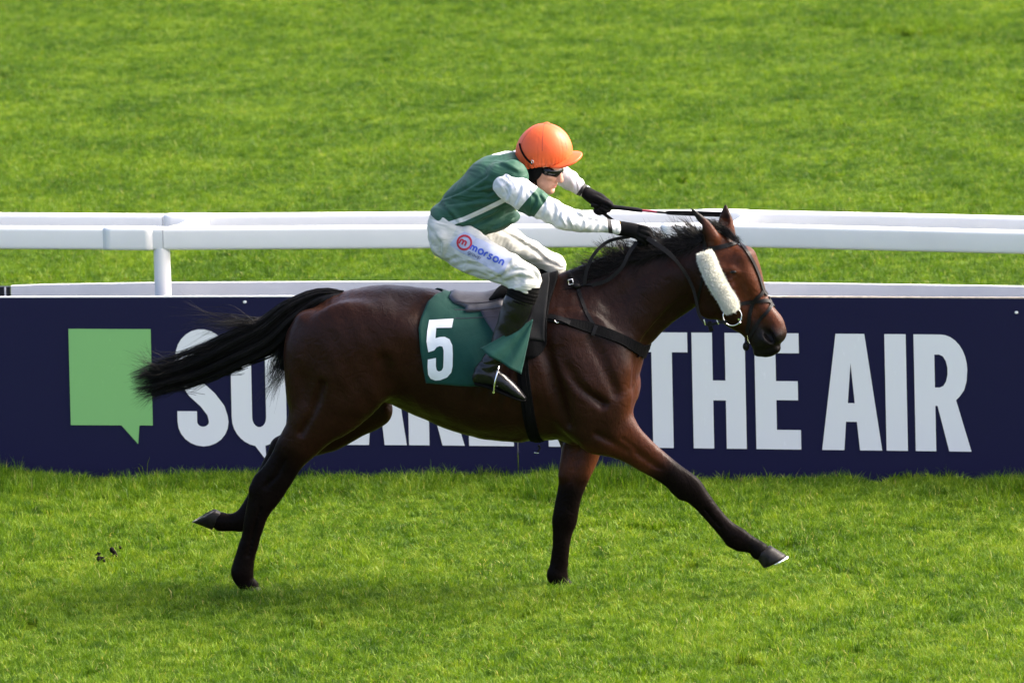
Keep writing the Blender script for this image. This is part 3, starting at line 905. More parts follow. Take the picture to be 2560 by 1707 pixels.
dh = -(hx - 790) * .72 + (hy - 1080) * .69
legw[hind] = np.maximum(sm(dh[hind], 30, 120), 0)
coat = blend(coat, .9 * legw, (0.0030, 0.0026, 0.0026))
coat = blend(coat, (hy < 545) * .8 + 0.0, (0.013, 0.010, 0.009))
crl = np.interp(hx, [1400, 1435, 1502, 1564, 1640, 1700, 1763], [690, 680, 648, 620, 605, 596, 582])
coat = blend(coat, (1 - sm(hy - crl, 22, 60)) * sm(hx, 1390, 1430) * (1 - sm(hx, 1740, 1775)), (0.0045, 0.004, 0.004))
def make_coat():
    mt, t, b, out = nodes_of('bay_coat')
    p = pos(t)
    c = attr(t, 'coat').outputs['Color']
    n1 = noise(t, mapping(t, p, (1, 1, 1.3)), 7.0, 4, 0.6)
    n2 = noise(t, mapping(t, p, (1, 1, .35), (0, .5, 0)), 130.0, 3, 0.6)
    c2 = mix(t, 1.0, c, ramp(t, n1, [(0.25, (.74, .70, .68)), (0.75, (1.26, 1.26, 1.24))]), 'MULTIPLY')
    c2 = mix(t, 1.0, c2, ramp(t, n2, [(0.3, (.82, .82, .82)), (0.7, (1.18, 1.18, 1.18))]), 'MULTIPLY')
    t.links.new(c2, b.inputs['Base Color'])
    r_ = N(t, 'ShaderNodeMapRange'); t.links.new(n1, r_.inputs[0]); r_.inputs[3].default_value = .28; r_.inputs[4].default_value = .44
    t.links.new(r_.outputs[0], b.inputs['Roughness'])
    gl = attr(t, 'gloss').outputs['Fac']
    t.links.new(math_(t, 'MULTIPLY', gl, 0.10), b.inputs['Specular IOR Level'])
    t.links.new(math_(t, 'MULTIPLY', gl, 0.03), b.inputs['Sheen Weight'])
    b.inputs['Sheen Roughness'].default_value = 0.4
    b.inputs['Sheen Tint'].default_value = (0.6, .26, .15, 1)
    vein = noise(t, mapping(t, p, (1, 1, 1)), 16.0, 2, 0.4, 2.2)
    h_ = math_(t, 'ADD', math_(t, 'MULTIPLY', n2, 0.35), math_(t, 'MULTIPLY', vein, 0.8))
    bump(t, b, h_, 0.45, 0.008)
    return mt
COAT = make_coat()
BLACKHAIR = mat('black_hair', (0.0065, 0.0055, 0.005), 0.42, 0.5, 40.0, spec=0.16)
horse = thing('horse', 'dark bay racehorse at full gallop with black legs and streaming tail', 'horse', (at(1250, 1484, 0).x, 0, 0))
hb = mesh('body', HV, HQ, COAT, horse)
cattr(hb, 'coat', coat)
fattr(hb, 'gloss', 1 - .72 * np.clip(legw, 0, 1))
HBV = bvh_of((HV, HQ))
# eyes
HORN = mat('hoof_horn', (0.013, 0.011, 0.010), 0.45, 0.5, 40.0, 60.0, 0.35, 0.003, stretch=(1, 1, .3), spec=.18)
STEEL = mat('bright_steel', (0.72, 0.72, 0.72), 0.25, 0.1, 40.0, metal=1.0)
EYE = mat('dark_eye', (0.004, 0.003, 0.003), 0.22, 0.2, 20.0, spec=.25)
def ball(name, c, r, m_, parent, seg=14):
    V, Fc = [], []
    r = (r, r, r) if not hasattr(r, '__len__') else r
    for i in range(seg + 1):
        th = math.pi * i / seg
        for j in range(seg * 2):
            ph = math.pi * j / seg
            V.append((c[0] + r[0] * math.sin(th) * math.cos(ph), c[1] + r[1] * math.sin(th) * math.sin(ph), c[2] + r[2] * math.cos(th)))
    k = seg * 2
    for i in range(seg):
        for j in range(k):
            Fc.append((i * k + j, (i + 1) * k + j, (i + 1) * k + (j + 1) % k, i * k + (j + 1) % k))
    return mesh(name, V, Fc, m_, parent)
for px, py in ((1832, 681),):
    l_, n_ = hit(HBV, px, py)
    if l_ is not None:
        ball('eye', l_ - n_ * 0.0035, (.017, .009, .0085), EYE, horse)
        q = Vector((l_.x, -l_.y, l_.z))
        dx, dy = l_.x - poll.x, l_.y
        # twin across the turned head's own middle plane
        ax_ = Vector((math.cos(YAW), -math.sin(YAW), 0)); lat = Vector((math.sin(YAW), math.cos(YAW), 0))
        rel = Vector((l_.x - poll.x, l_.y, 0)); al, la = rel.dot(ax_), rel.dot(lat)
        tw = Vector((poll.x, 0, l_.z)) + ax_ * al - lat * la
        ball('eye', tw, (.017, .009, .0085), EYE, horse)
# hooves: loft from the coronet to the ground edge, with a steel racing plate
def hoof(cor_a, cor_b, toe, heel, y, wid, shoe=None, inner=.70):
    """cor_a / cor_b: front and back of the coronet, toe / heel: front and back of the sole (photo pixels)"""
    ca, cb, to, he = [at(*q, y) for q in (cor_a, cor_b, toe, heel)]
    rings = []
    k = 20
    for s in np.linspace(0, 1, 6):
        a = ca.lerp(to, s); b_ = cb.lerp(he, s)
        c = (a + b_) / 2; f = (a - b_) / 2
        w = (wid * .70) + (wid * .28) * s
        ring = []
        for j in range(k):
            t = 6.2832 * j / k
            cx = math.cos(t); sy = math.sin(t)
            yy = sy * w * (1.0 if cx > -0.3 else 0.92)
            ring.append(c + f * (cx if cx > 0 else cx * (1 - .12 * (1 - abs(sy)))) + Vector((0, yy, 0)))
        rings.append(ring)
    V = [p for r_ in rings for p in r_]
    Fc = [(i * k + j, i * k + (j + 1) % k, (i + 1) * k + (j + 1) % k, (i + 1) * k + j) for i in range(5) for j in range(k)]
    Fc += [tuple(range(k)), tuple(range(5 * k, 6 * k))[::-1]]
    hf = mesh('hoof', V, Fc, HORN, horse)
    bm = bmesh.new(); bm.from_mesh(hf.data); bmesh.ops.recalc_face_normals(bm, faces=bm.faces); bm.to_mesh(hf.data); bm.free()
    up = ((ca + cb) / 2 - (to + he) / 2).normalized()
    V, Fc = [], []
    R_5 = rings[5]; cc = sum(R_5, Vector()) / k
    idx = [j for j in range(k) if not (8 < j < 12)]
    idx = idx[idx.index(12):] + idx[:idx.index(12)]
    for j in idx:
        p = R_5[j]
        o_ = cc + (p - cc) * 1.03; i_ = cc + (p - cc) * inner
        V += [o_ - up * .001, o_ - up * .008, i_ - up * .008, i_ - up * .001]
    for a in range(len(idx) - 1):
        for j in range(4):
            Fc.append((4 * a + j, 4 * a + (j + 1) % 4, 4 * a + 4 + (j + 1) % 4, 4 * a + 4 + j))
    Fc += [(0, 1, 2, 3), tuple(4 * len(idx) - 4 + q for q in (3, 2, 1, 0))]
    sh = mesh('horseshoe', V, Fc, shoe or STEEL, smooth=False)
    setparent(sh, horse); sh.parent = hf; sh.matrix_parent_inverse = Matrix.Identity(4)
    hf_l = Vector(horse.location)
    bm = bmesh.new(); bm.from_mesh(sh.data); bmesh.ops.recalc_face_normals(bm, faces=bm.faces); bm.to_mesh(sh.data); bm.free()
    return hf
hoof((1926, 1363), (1884, 1390), (1968, 1389), (1905, 1419), -.125, .052)
hoof((1430, 1461), (1392, 1474), (1447, 1483), (1394, 1487), .065, .052)
hoof((645, 1462), (606, 1473), (664, 1484), (610, 1490), -.11, .050)
hoof((530, 1324), (557, 1280), (484, 1306), (544, 1272), .12, .047, mat('muddy_steel', (0.10, 0.095, 0.09), .55, .6, 60.0, metal=.6), .86)

# ------------------------------------------------------------------ hair
def strands(name, paths, widths, m_, parent, seed=0):
    """thin three-sided tapering hairs; paths (n, k, 3)"""
    paths = np.asarray(paths, float)
    n, k, _ = paths.shape
    T = np.gradient(paths, axis=1)
    T /= np.linalg.norm(T, axis=2)[..., None] + 1e-9
    g_ = np.random.default_rng(seed)
    ref = g_.normal(size=(n, 1, 3))
    s_ = np.cross(T, np.broadcast_to(ref, T.shape)); s_ /= np.linalg.norm(s_, axis=2)[..., None] + 1e-9
    u_ = np.cross(T, s_)
    w = np.asarray(widths)[:, None, None] * (1 - np.linspace(0, 1, k) ** 2 * .85)[None, :, None]
    V = np.stack([paths + (s_ * math.cos(a) + u_ * math.sin(a)) * w for a in (0, 2.094, 4.189)], 2)   # n,k,3,3
    base = (np.arange(n)[:, None, None] * k + np.arange(k - 1)[None, :, None]) * 3
    j = np.arange(3)[None, None, :]
    j2 = (j + 1) % 3
    q = np.stack([base + j, base + j2, base + 3 + j2, base + 3 + j], -1).reshape(-1, 4)
    return mesh(name, V.reshape(-1, 3), q.astype(np.int32), m_, parent)
def lerp_rows(P_, t):
    P_ = np.asarray(P_, float)
    i = np.clip(t * (len(P_) - 1), 0, len(P_) - 1.0001)
    a = i.astype(int); f = (i - a)[..., None]
    return P_[a] * (1 - f) + P_[a + 1] * f
def px_rows(L):
    return np.array([[*at(x, y, z)] for x, y, z in L])
# tail: locks gathered at the dock, streaming back and spreading
cen = crom(px_rows([(862, 738, 0), (800, 744, 0), (735, 786, 0), (672, 842, 0), (590, 880, 0), (500, 920, .02), (412, 946, .02), (326, 968, .02)]), 6)
wid_ = np.array([13, 24, 44, 50, 46, 44, 40, 30]) / S
k = 15
tt = np.linspace(0, 1, k)
paths, wd = [], []
nlock = 42
lph = rng.uniform(0, 6.28, (nlock, 2)); lfr = rng.uniform(2, 5, nlock); lam_ = rng.uniform(.006, .034, nlock)
lock = rng.normal(0, .42, (nlock, 2)); lock /= np.maximum(1, np.linalg.norm(lock, axis=1))[:, None]
for i in range(3200):
    li = rng.integers(nlock)
    L_ = lock[li] + rng.normal(0, .062, 2)
    nrm = np.linalg.norm(L_)
    if nrm > 1: L_ = L_ / nrm * rng.uniform(.85, 1.03)
    end = np.clip(rng.normal(.88, .13), .30, 2)
    if end > .99: end = rng.uniform(.78, 1.0)
    st = rng.uniform(0, .34)
    t = st + tt * (end - st)
    t = np.clip(t, 0, .9999)
    c = lerp_rows(cen, t)
    w = np.interp(t, np.linspace(0, 1, len(wid_)), wid_) * (1 + .22 * t ** 2)
    d = np.gradient(c, axis=0); d /= np.linalg.norm(d, axis=1)[:, None]
    up = np.cross(d, np.array([0, 1.0, 0])); up *= np.sign(up[:, 2:3] + 1e-9)
    wob = 0.006 * np.sin(tt * rng.uniform(2, 6) + rng.uniform(0, 6)) * tt + lam_[li] * np.sin(tt * lfr[li] + lph[li, 0]) * tt
    p = c + up * (w * L_[0] + wob)[:, None] + np.array([0, 1.0, 0]) * (w * .8 * L_[1] + 0.012 * np.sin(tt * rng.uniform(2, 6) + rng.uniform(0, 6)) * tt)[:, None]
    paths.append(p); wd.append(rng.uniform(.0010, .0020))
def loose(n, a, b_, c_, jit):
    """stray hairs along three control points, in photo pixels"""
    for i in range(n):
        j = rng.normal(0, 1, (3, 2)) * np.array(jit)[:, None]
        q = px_rows([(a[0] + j[0, 0], a[1] + j[0, 1], 0), (b_[0] + j[1, 0], b_[1] + j[1, 1], rng.normal(0, .03)), (c_[0] + j[2, 0], c_[1] + j[2, 1], rng.normal(0, .05))])
        paths.append(lerp_rows(crom(q, 6), tt)); wd.append(rng.uniform(.0007, .0013))
loose(110, (705, 838), (694, 900), (676, 955), (10, 10, 17))
loose(60, (712, 850), (704, 920), (668, 995), (6, 8, 14))
loose(70, (712, 860), (707, 900), (708, 950), (5, 6, 12))
loose(110, (668, 808), (620, 806), (560, 806), (9, 6, 12))
loose(50, (650, 820), (590, 815), (500, 815), (9, 7, 18))
loose(26, (660, 805), (560, 790), (450, 810), (8, 12, 30))
loose(60, (560, 862), (490, 880), (420, 905), (14, 9, 14))
loose(60, (600, 915), (540, 940), (470, 962), (12, 7, 14))
loose(70, (440, 945), (390, 960), (345, 985), (12, 10, 12))
loose(50, (440, 925), (390, 930), (335, 935), (12, 9, 12))
loose(60, (470, 925), (400, 925), (340, 905), (14, 10, 16))
loose(60, (480, 950), (410, 975), (352, 1000), (14, 9, 14))
loose(8, (430, 900), (390, 885), (365, 860), (10, 9, 14))
tail = strands('tail', paths, wd, BLACKHAIR, horse, 1)
# tail dock
TF = Field((at(690, 800, 0).x, -.12, at(700, 850, 0).z), (at(900, 700, 0).x, .12, at(800, 690, 0).z), 0.007)
TF.chain([(880, 752, 18, .05, 0), (830, 745, 17, .04, 0), (780, 760, 18, .036, 0), (735, 797, 18, .03, 0), (705, 830, 12, .02, 0)], .02, 4)
tv, tq = TF.surface()
mesh('dock', tv, tq, BLACKHAIR, horse)
# mane: short pulled mane lifted by the wind, roots along the crest
paths, wd = [], []
crest = px_rows([(1425, 684, 0), (1470, 668, 0), (1520, 646, 0), (1570, 622, 0), (1625, 607, 0), (1680, 594, 0), (1725, 583, 0), (1760, 574, 0)])
cr = crom(crest, 8)
kk = 8; ts = np.linspace(0, 1, kk)
clump = np.random.default_rng(5)
cang = clump.uniform(-.75, .55, 90); clen = clump.uniform(.45, 1.25, 90)
for i in range(6000):
    u = rng.uniform(0, .999)
    p0_ = lerp_rows(cr, np.array([u]))[0].copy()
    ci_ = int(u * 89.9)
    xpx = 1425 + u * 335
    y0_ = rng.normal(0, .028)
    p0_[1] += y0_
    p0_[2] -= 0.014 + abs(y0_) * .6
    ln = (0.115 if xpx > 1490 else .05) * clen[ci_] * rng.uniform(.6, 1.15)
    ang = 2.2 + cang[ci_] * .9 + rng.normal(0, .16)          # up and back
    if clen[ci_] < .95: ln *= .5
    if rng.random() < .66:                                     # lying along the near side of the crest
        ang = 3.35 + rng.normal(0, .3); y0_ = -abs(y0_) - .02; p0_[1] = y0_; ln *= rng.uniform(.8, 1.5)
    curl = rng.normal(.55, .3)
    pts_ = [p0_]
    a = ang
    for s in range(kk - 1):
        a += curl / kk
        pts_.append(pts_[-1] + np.array([math.cos(a), y0_ * 1.2 / kk + rng.normal(0, .06), math.sin(a)]) * ln / (kk - 1))
    paths.append(np.array(pts_)); wd.append(rng.uniform(.0010, .0018))
mane = strands('mane', paths, wd, BLACKHAIR, horse, 2)
paths, wd = [], []
for i in range(420):                                            # forelock, blown back between the ears
    a = px_rows([(1796 + rng.normal(0, 9), 583 + rng.normal(0, 6), -.01 + rng.normal(0, .02)), (1790 + rng.normal(0, 14), 566 + rng.normal(0, 8), -.02), (1768 + rng.normal(0, 14), 556 + rng.normal(0, 8), -.03 + rng.normal(0, .03))]) if i < 170 else \
        px_rows([(1790 + rng.normal(0, 8), 572 + rng.normal(0, 6), -.02 + rng.normal(0, .015)), (1815 + rng.normal(0, 7), 580 + rng.normal(0, 5), -.035), (1842 + rng.normal(0, 8), 602 + rng.normal(0, 5), -.06 + rng.normal(0, .012))])
    paths.append(lerp_rows(crom(a, 6), ts)); wd.append(rng.uniform(.0009, .0016))
strands('forelock', paths, wd, BLACKHAIR, horse, 3)
# ------------------------------------------------------------------ tack
LEATHER = mat('black_leather', (0.0055, 0.005, 0.005), 0.45, 0.4, 30.0, 90.0, 0.25, 0.002, spec=0.14)
WEBBING = mat('black_webbing', (0.0042, 0.0042, 0.0046), 0.8, 0.3, 60.0, 220.0, 0.5, 0.002, spec=0.04)
GREYPAD = mat('grey_pad', (0.0115, 0.012, 0.013), 0.8, 0.2, 20.0, 200.0, 0.4, 0.002, spec=0.12)
SEATV = mat('grey_seat', (0.048, 0.048, 0.060), 0.5, 0.25, 18.0, 40.0, 0.3, 0.004, spec=0.5)
NAVYL = mat('navy_leather', (0.016, 0.016, 0.028), 0.45, 0.3, 20.0, 70.0, 0.3, 0.003)
def cloth_mat(name, col, s1=14.0, st=(1, 1, 1), strength=.55, dist=.012, rough=.8):
    mt, t, b, out = nodes_of(name)
    p = pos(t)
    n1 = noise(t, mapping(t, p, st, (0, .6, 0)), s1, 3, .5, .6)
    n2 = noise(t, p, 420.0, 2, .5)
    c = mix(t, 1.0, col, ramp(t, n1, [(.25, (.86, .86, .86)), (.75, (1.10, 1.10, 1.10))]), 'MULTIPLY')
    t.links.new(c, b.inputs['Base Color'])
    b.inputs['Roughness'].default_value = rough
    b.inputs['Specular IOR Level'].default_value = .25
    b.inputs['Sheen Weight'].default_value = .08
    bump(t, b, math_(t, 'ADD', n1, math_(t, 'MULTIPLY', n2, .05)), strength, dist)
    return mt
GREENCLOTH = cloth_mat('green_cloth', (0.0028, 0.043, 0.033), 9.0, (1, 1, .7))
NUMW = mat('white_numeral', (0.72, 0.74, 0.76), .6, .04, 20.0, 14.0, .3, .008)

def strap(name, px, width, m_, parent, bv=None, thick=.004, off=.003, sub=8, ys=None, twin=None, nrm=None):
    """a flat strap laid on a surface along photo pixels; ys gives the depth of points that hang free; twin: also the same strap mirrored on the off side"""
    bv = bv or HBV
    Q = crom(np.array([(p[0], p[1]) for p in px], float), sub)
    yy = crom(np.array([[p[2] if len(p) > 2 else np.nan] for p in px], float), sub)[:, 0] if any(len(p) > 2 for p in px) else np.full(len(Q), np.nan)
    P_, Nn = [], []
    for (x, y), y_ in zip(Q, yy):
        if np.isnan(y_):
            l_, n_ = hit(bv, x, y)
            if l_ is None: continue
        else:
            l_ = at(x, y, y_); n_ = Vector(nrm) if nrm else Vector((0, -1, .12)).normalized()
        P_.append(l_); Nn.append(n_)
    build_strap(name, P_, Nn, width, m_, parent, thick, off)
    if twin is not None:
        P2, N2 = [], []
        for p, n_ in zip(P_, Nn):
            q = twin(p)
            l_, n2, _, d_ = bv.find_nearest(q)
            P2.append(l_); N2.append(n2)
        build_strap(name, P2, N2, width, m_, parent, thick, off)
    return P_, Nn
def build_strap(name, P_, Nn, width, m_, parent, thick=.004, off=.003):
    n = len(P_)
    if n < 2: return None
    A = np.array([[*p] for p in P_]); B = np.array([[*q] for q in Nn])
    for _ in range(3):
        B[1:-1] = (B[:-2] + B[1:-1] * 2 + B[2:]) / 4
        A[1:-1] = (A[:-2] + A[1:-1] * 4 + A[2:]) / 6
    B /= np.linalg.norm(B, axis=1)[:, None]
    T = np.gradient(A, axis=0); T /= np.linalg.norm(T, axis=1)[:, None] + 1e-9
    Sd = np.cross(T, B); Sd /= np.linalg.norm(Sd, axis=1)[:, None] + 1e-9
    wa = np.atleast_1d(np.asarray(width, float))
    w = np.interp(np.linspace(0, 1, n), np.linspace(0, 1, len(wa)), wa)[:, None] / 2 if len(wa) > 1 else wa[0] / 2
    lo_, hi_ = A + B * off, A + B * (off + thick)
    V = np.stack([lo_ - Sd * w, hi_ - Sd * w * .93, hi_ + Sd * w * .93, lo_ + Sd * w], 1).reshape(-1, 3)
    Fc = [(4 * i + j, 4 * i + (j + 1) % 4, 4 * i + 4 + (j + 1) % 4, 4 * i + 4 + j) for i in range(n - 1) for j in range(4)]
    Fc += [(3, 2, 1, 0), (4 * n - 4, 4 * n - 3, 4 * n - 2, 4 * n - 1)]
    return mesh(name, V, Fc, m_, parent, smooth=False)
mirror_y = lambda p: Vector((p.x, -p.y, p.z))
def mirror_head(p):
    ax_ = Vector((math.cos(YAW), -math.sin(YAW), 0)); lat = Vector((math.sin(YAW), math.cos(YAW), 0))
    rel = Vector((p.x - poll.x, p.y, 0))
    return Vector((poll.x, 0, p.z)) + ax_ * rel.dot(ax_) - lat * rel.dot(lat)
ZC = at(1200, 900, 0).z
def radial(x, phi):
    """surface of the trunk at plan position x, phi from the spine (0) down the near side (+)"""
    d = Vector((0, -math.sin(phi), math.cos(phi)))
    l_, n_, i_, q = HBV.ray_cast(Vector((x, 0, ZC)) + d * 1.2, -d)
    if l_ is None: l_, n_ = Vector((x, 0, ZC)) + d * .3, d
    return l_, d, n_
def drape(name, xa, xb, phi0, phi1, off, thick, m_, parent, nu=24, nv=44, wr=0.0, seed=1, edge=0.0):
    """cloth or leather lying round the trunk; xa / xb: photo x of its rear and front edge as a function of photo y"""
    f = vnoise(seed, 22); G1 = np.zeros((nv + 1, nu + 1, 3)); G2 = np.zeros_like(G1); UV = np.zeros((nv + 1, nu + 1, 2))
    for j in range(nv + 1):
        phi = phi0 + (phi1 - phi0) * j / nv
        for i in range(nu + 1):
            u = i / nu
            x = None; py = 800.0
            for _ in range(3):
                pa, pb = xa(py), xb(py)
                px = pa + (pb - pa) * u
                # world x of that photo column at this depth
                yy = -math.sin(phi) * .27
                x = at(px, py, yy).x
                l_, d, n_ = radial(x, abs(phi))
                py = proj(l_)[1]
            if phi < 0:
                l_, d, n_ = radial(x, phi)
            w = wr * float(f(l_.x, l_.y, l_.z))
            e = max(0.0, min(1.0, min(u, 1 - u, j / nv if phi0 > -1.2 else 1, 1 - j / nv) * 12))
            o_ = off + w * (.4 + .6 * e)
            if edge: o_ *= (1 - edge + edge * e ** .5)
            G1[j, i] = l_ + (n_ * .6 + d * .4) * o_
            G2[j, i] = l_ + (n_ * .6 + d * .4) * (o_ - thick)
            UV[j, i] = (u, phi)
    nn = (nv + 1) * (nu + 1)
    V = np.vstack([G1.reshape(-1, 3), G2.reshape(-1, 3)])
    q = []
    idx = lambda j, i: j * (nu + 1) + i
    for j in range(nv):
        for i in range(nu):
            q.append((idx(j, i), idx(j, i + 1), idx(j + 1, i + 1), idx(j + 1, i)))
            q.append((nn + idx(j, i), nn + idx(j + 1, i), nn + idx(j + 1, i + 1), nn + idx(j, i + 1)))
    for i in range(nu):
        q.append((idx(0, i + 1), idx(0, i), nn + idx(0, i), nn + idx(0, i + 1)))
        q.append((idx(nv, i), idx(nv, i + 1), nn + idx(nv, i + 1), nn + idx(nv, i)))
    for j in range(nv):
        q.append((idx(j, 0), idx(j + 1, 0), nn + idx(j + 1, 0), nn + idx(j, 0)))
        q.append((idx(j + 1, nu), idx(j, nu), nn + idx(j, nu), nn + idx(j + 1, nu)))
    o_ = mesh(name, V, np.array(q, dtype=np.int32), m_, parent)
    bm = bmesh.new(); bm.from_mesh(o_.data); bmesh.ops.recalc_face_normals(bm, faces=bm.faces); bm.to_mesh(o_.data); bm.free()
    fattr(o_, 'u', np.concatenate([UV[..., 0].ravel()] * 2))
    fattr(o_, 'phi', np.concatenate([UV[..., 1].ravel()] * 2))
    return o_, V, np.array(q)
def pw(*pts):
    a = np.array(pts, float)
    return lambda y: float(np.interp(y, a[:, 0], a[:, 1]))
def phi_at(px, py, y):
    p = at(px, py, y)
    return math.atan2(-y, p.z - ZC)
mid_x = at(1200, 800, 0).x
sc_ = thing('saddle_cloth', 'dark green number cloth with white 5 under the saddle', 'saddle cloth', (mid_x, 0, ZC))
PH = phi_at(1120, 964, -.275)
cloth, CV, CQ = drape('cloth', pw((735, 1106), (745, 1090), (759, 1071), (800, 1052), (821, 1047), (873, 1050), (922, 1058), (966, 1067)),
                      pw((670, 1352), (720, 1347), (800, 1336), (850, 1290), (900, 1250), (966, 1240)), -PH, PH, .014, .004, GREENCLOTH, sc_, 40, 90, .0034, 21)
CBV = bvh_of((CV, CQ))
def decal(name, outlines, m_, parent, bv, off=.003, levels=2):
    """flat print laid on a curved surface: outlines in photo pixels"""
    pts = [[Vector((x, -y, 0)) for x, y in ol] for ol in outlines]
    tris = [tuple(t) for t in tessellate_polygon(pts)]
    P2 = [(x, y) for ol in outlines for x, y in ol]
    for _ in range(levels):
        mid, nt_ = {}, []
        def mp(a, b_):
            k_ = (min(a, b_), max(a, b_))
            if k_ not in mid:
                mid[k_] = len(P2); P2.append(((P2[a][0] + P2[b_][0]) / 2, (P2[a][1] + P2[b_][1]) / 2))
            return mid[k_]
        for a, b_, c in tris:
            ab, bc, ca = mp(a, b_), mp(b_, c), mp(c, a)
            nt_ += [(a, ab, ca), (ab, b_, bc), (ca, bc, c), (ab, bc, ca)]
        tris = nt_
    V, ok = [], []
    for x, y in P2:
        l_, n_ = hit(bv, x, y)
        ok.append(l_ is not None)
        V.append((l_ + n_ * off) if l_ is not None else Vector())
    Fc = []
    for a, b_, c in tris:
        if ok[a] and ok[b_] and ok[c]:
            nr = (V[b_] - V[a]).cross(V[c] - V[a])
            Fc.append((a, b_, c) if nr.dot(fwd) < 0 else (a, c, b_))
    return mesh(name, V, Fc, m_, parent)
z3 = lambda L: [(1000 + x * .3061, 640 + y * .3061) for x, y in L]
five = [(238, 523), (437, 513), (424, 586), (296, 588), (290, 672), (325, 662), (365, 660), (405, 680), (428, 730), (432, 800), (430, 900), (420, 950), (385, 990), (330, 1012), (290, 1015), (250, 1000), (230, 965), (226, 900), (228, 845),
        (294, 832), (294, 900), (300, 930), (318, 942), (340, 935), (354, 910), (357, 840), (357, 770), (348, 740), (325, 735), (300, 745), (280, 770), (232, 785), (216, 700), (222, 610)]
decal('numeral', [z3(five)], NUMW, sc_, CBV, .0022, 3)
# the cloth's front corner, blown back over the boot
def flap_corner():
    A, B, C_, D = at(1332, 798, -.365), at(1198, 873, -.425), at(1252, 906, -.428), at(1302, 937, -.405)
    n = 22
    f1 = vnoise(31, 34); V = []
    for j in range(n + 1):
        s = j / n
        e0 = A.lerp(B, s)                                  # upper hem
        e1 = A.lerp(D, s)                                  # front edge
        for i in range(n + 1):
            t = i / n
            p = e0.lerp(e1, t)
            bulge = (C_ - B.lerp(D, .5)) * (4 * t * (1 - t)) * s ** 3
            fold = .011 * math.sin(t * 13 + s * 1.5) * s
            p = p + bulge + Vector((0, -.006 * math.sin(math.pi * t) * s + fold + .006 * float(f1(p.x, p.y, p.z)) * s, 0))
            V.append(p)
    q = [(j * (n + 1) + i, j * (n + 1) + i + 1, (j + 1) * (n + 1) + i + 1, (j + 1) * (n + 1) + i) for j in range(n) for i in range(n)]
    o_ = mesh('folded_corner', V, np.array(q, dtype=np.int32), GREENCLOTH, sc_)
    so_ = o_.modifiers.new('thickness', 'SOLIDIFY'); so_.thickness = .0025
flap_corner()
# saddle pad in front of the leg: grey felt, black binding
sp_ = thing('saddle_pad', 'dark grey saddle pad with black border showing in front of the leg', 'saddle pad', (at(1340, 800, 0).x, 0, ZC))
PP = phi_at(1330, 896, -.27)
drape('pad', pw((670, 1352), (700, 1348), (780, 1322), (850, 1304), (900, 1296)), pw((670, 1398), (700, 1396), (760, 1376), (800, 1371), (860, 1368), (885, 1350), (900, 1330)), -PP, PP, .020, .014, WEBBING, sp_, 12, 50, .0012, 5)
drape('felt_panel', pw((670, 1352), (700, 1350), (780, 1324), (850, 1306)), pw((670, 1372), (705, 1377), (780, 1368), (845, 1364)), -phi_at(1330, 846, -.28), phi_at(1330, 846, -.28), .0235, .006, GREYPAD, sp_, 8, 50, .001, 6)
# saddle
sad = thing('saddle', 'small dark race saddle with grey padded seat beneath the jockey', 'saddle', (mid_x, 0, ZC + .3))
PS = R(30)
drape('seat', pw((700, 1170), (735, 1128), (752, 1122), (765, 1136), (775, 1165)), pw((700, 1300), (730, 1268), (775, 1262)), -PS, PS, .034, .018, SEATV, sad, 18, 40, .0015, 8, edge=.35)
for i in range(3):                                       # quilted lines along the seat
    for sgn in (1, -1):
        ph = R(22 + 9 * i)
        P_, Nn = [], []
        for px in np.linspace(1134 + 4 * i, 1258, 12):
            l_, d, n_ = radial(at(px, 745, -.1).x, ph * sgn)
            P_.append(l_ + n_ * .0345); Nn.append(n_)
        build_strap('stitch_line', P_, Nn, .004, NAVYL, sad, .002, 0.0)
PF0, PF1 = R(30), phi_at(1240, 835, -.3)
drape('saddle_flap', pw((740, 1190), (770, 1196), (790, 1206), (810, 1218), (835, 1236)), pw((700, 1330), (780, 1325), (835, 1300)), PF0, PF1, .024, .008, NAVYL, sad, 16, 20, .001, 9)
drape('saddle_flap', pw((740, 1190), (770, 1196), (790, 1206), (810, 1218), (835, 1236)), pw((700, 1330), (780, 1325), (835, 1300)), -PF1, -PF0, .024, .008, NAVYL, sad, 16, 20, .001, 9)
DF = Field((at(1180, 700, -.35).x, -.24, ZC + .18), (at(1380, 700, 0).x, .24, ZC + .50), .007)
DF.chain([(1232, 742, 10, .12, 0), (1262, 728, 18, .13, 0), (1300, 716, 22, .12, 0), (1340, 706, 22, .09, 0)], .02)
dv, dq = DF.surface()
mesh('pommel', dv, dq, WEBBING, sad)
# girth
gi = thing('girth', 'black girth strap running under the belly behind the elbow', 'girth', (at(1330, 1050, 0).x, 0, ZC - .3))
P_, Nn = [], []
for ph in np.linspace(R(62), R(298), 60):
    frac = abs(ph - math.pi) / R(118)
    l_, d, n_ = radial(at(1345 - 26 * frac, 1000, 0).x, ph)
    P_.append(l_); Nn.append(n_)
build_strap('strap', P_, Nn, .058, WEBBING, gi, .005, .004)
build_strap('over_strap', [p + n_ * .007 for p, n_ in zip(P_, Nn)], Nn, .026, WEBBING, gi, .003, .003)
e_ = at(1346, 1112, -.03)
tube('loose_end', [e_, at(1350, 1120, -.03), at(1343, 1130, -.035)], .006, LEATHER, gi, 6)
tube('buckle', [at(1335, 1131, -.035), at(1347, 1132, -.035)], .003, STEEL, gi, 6)
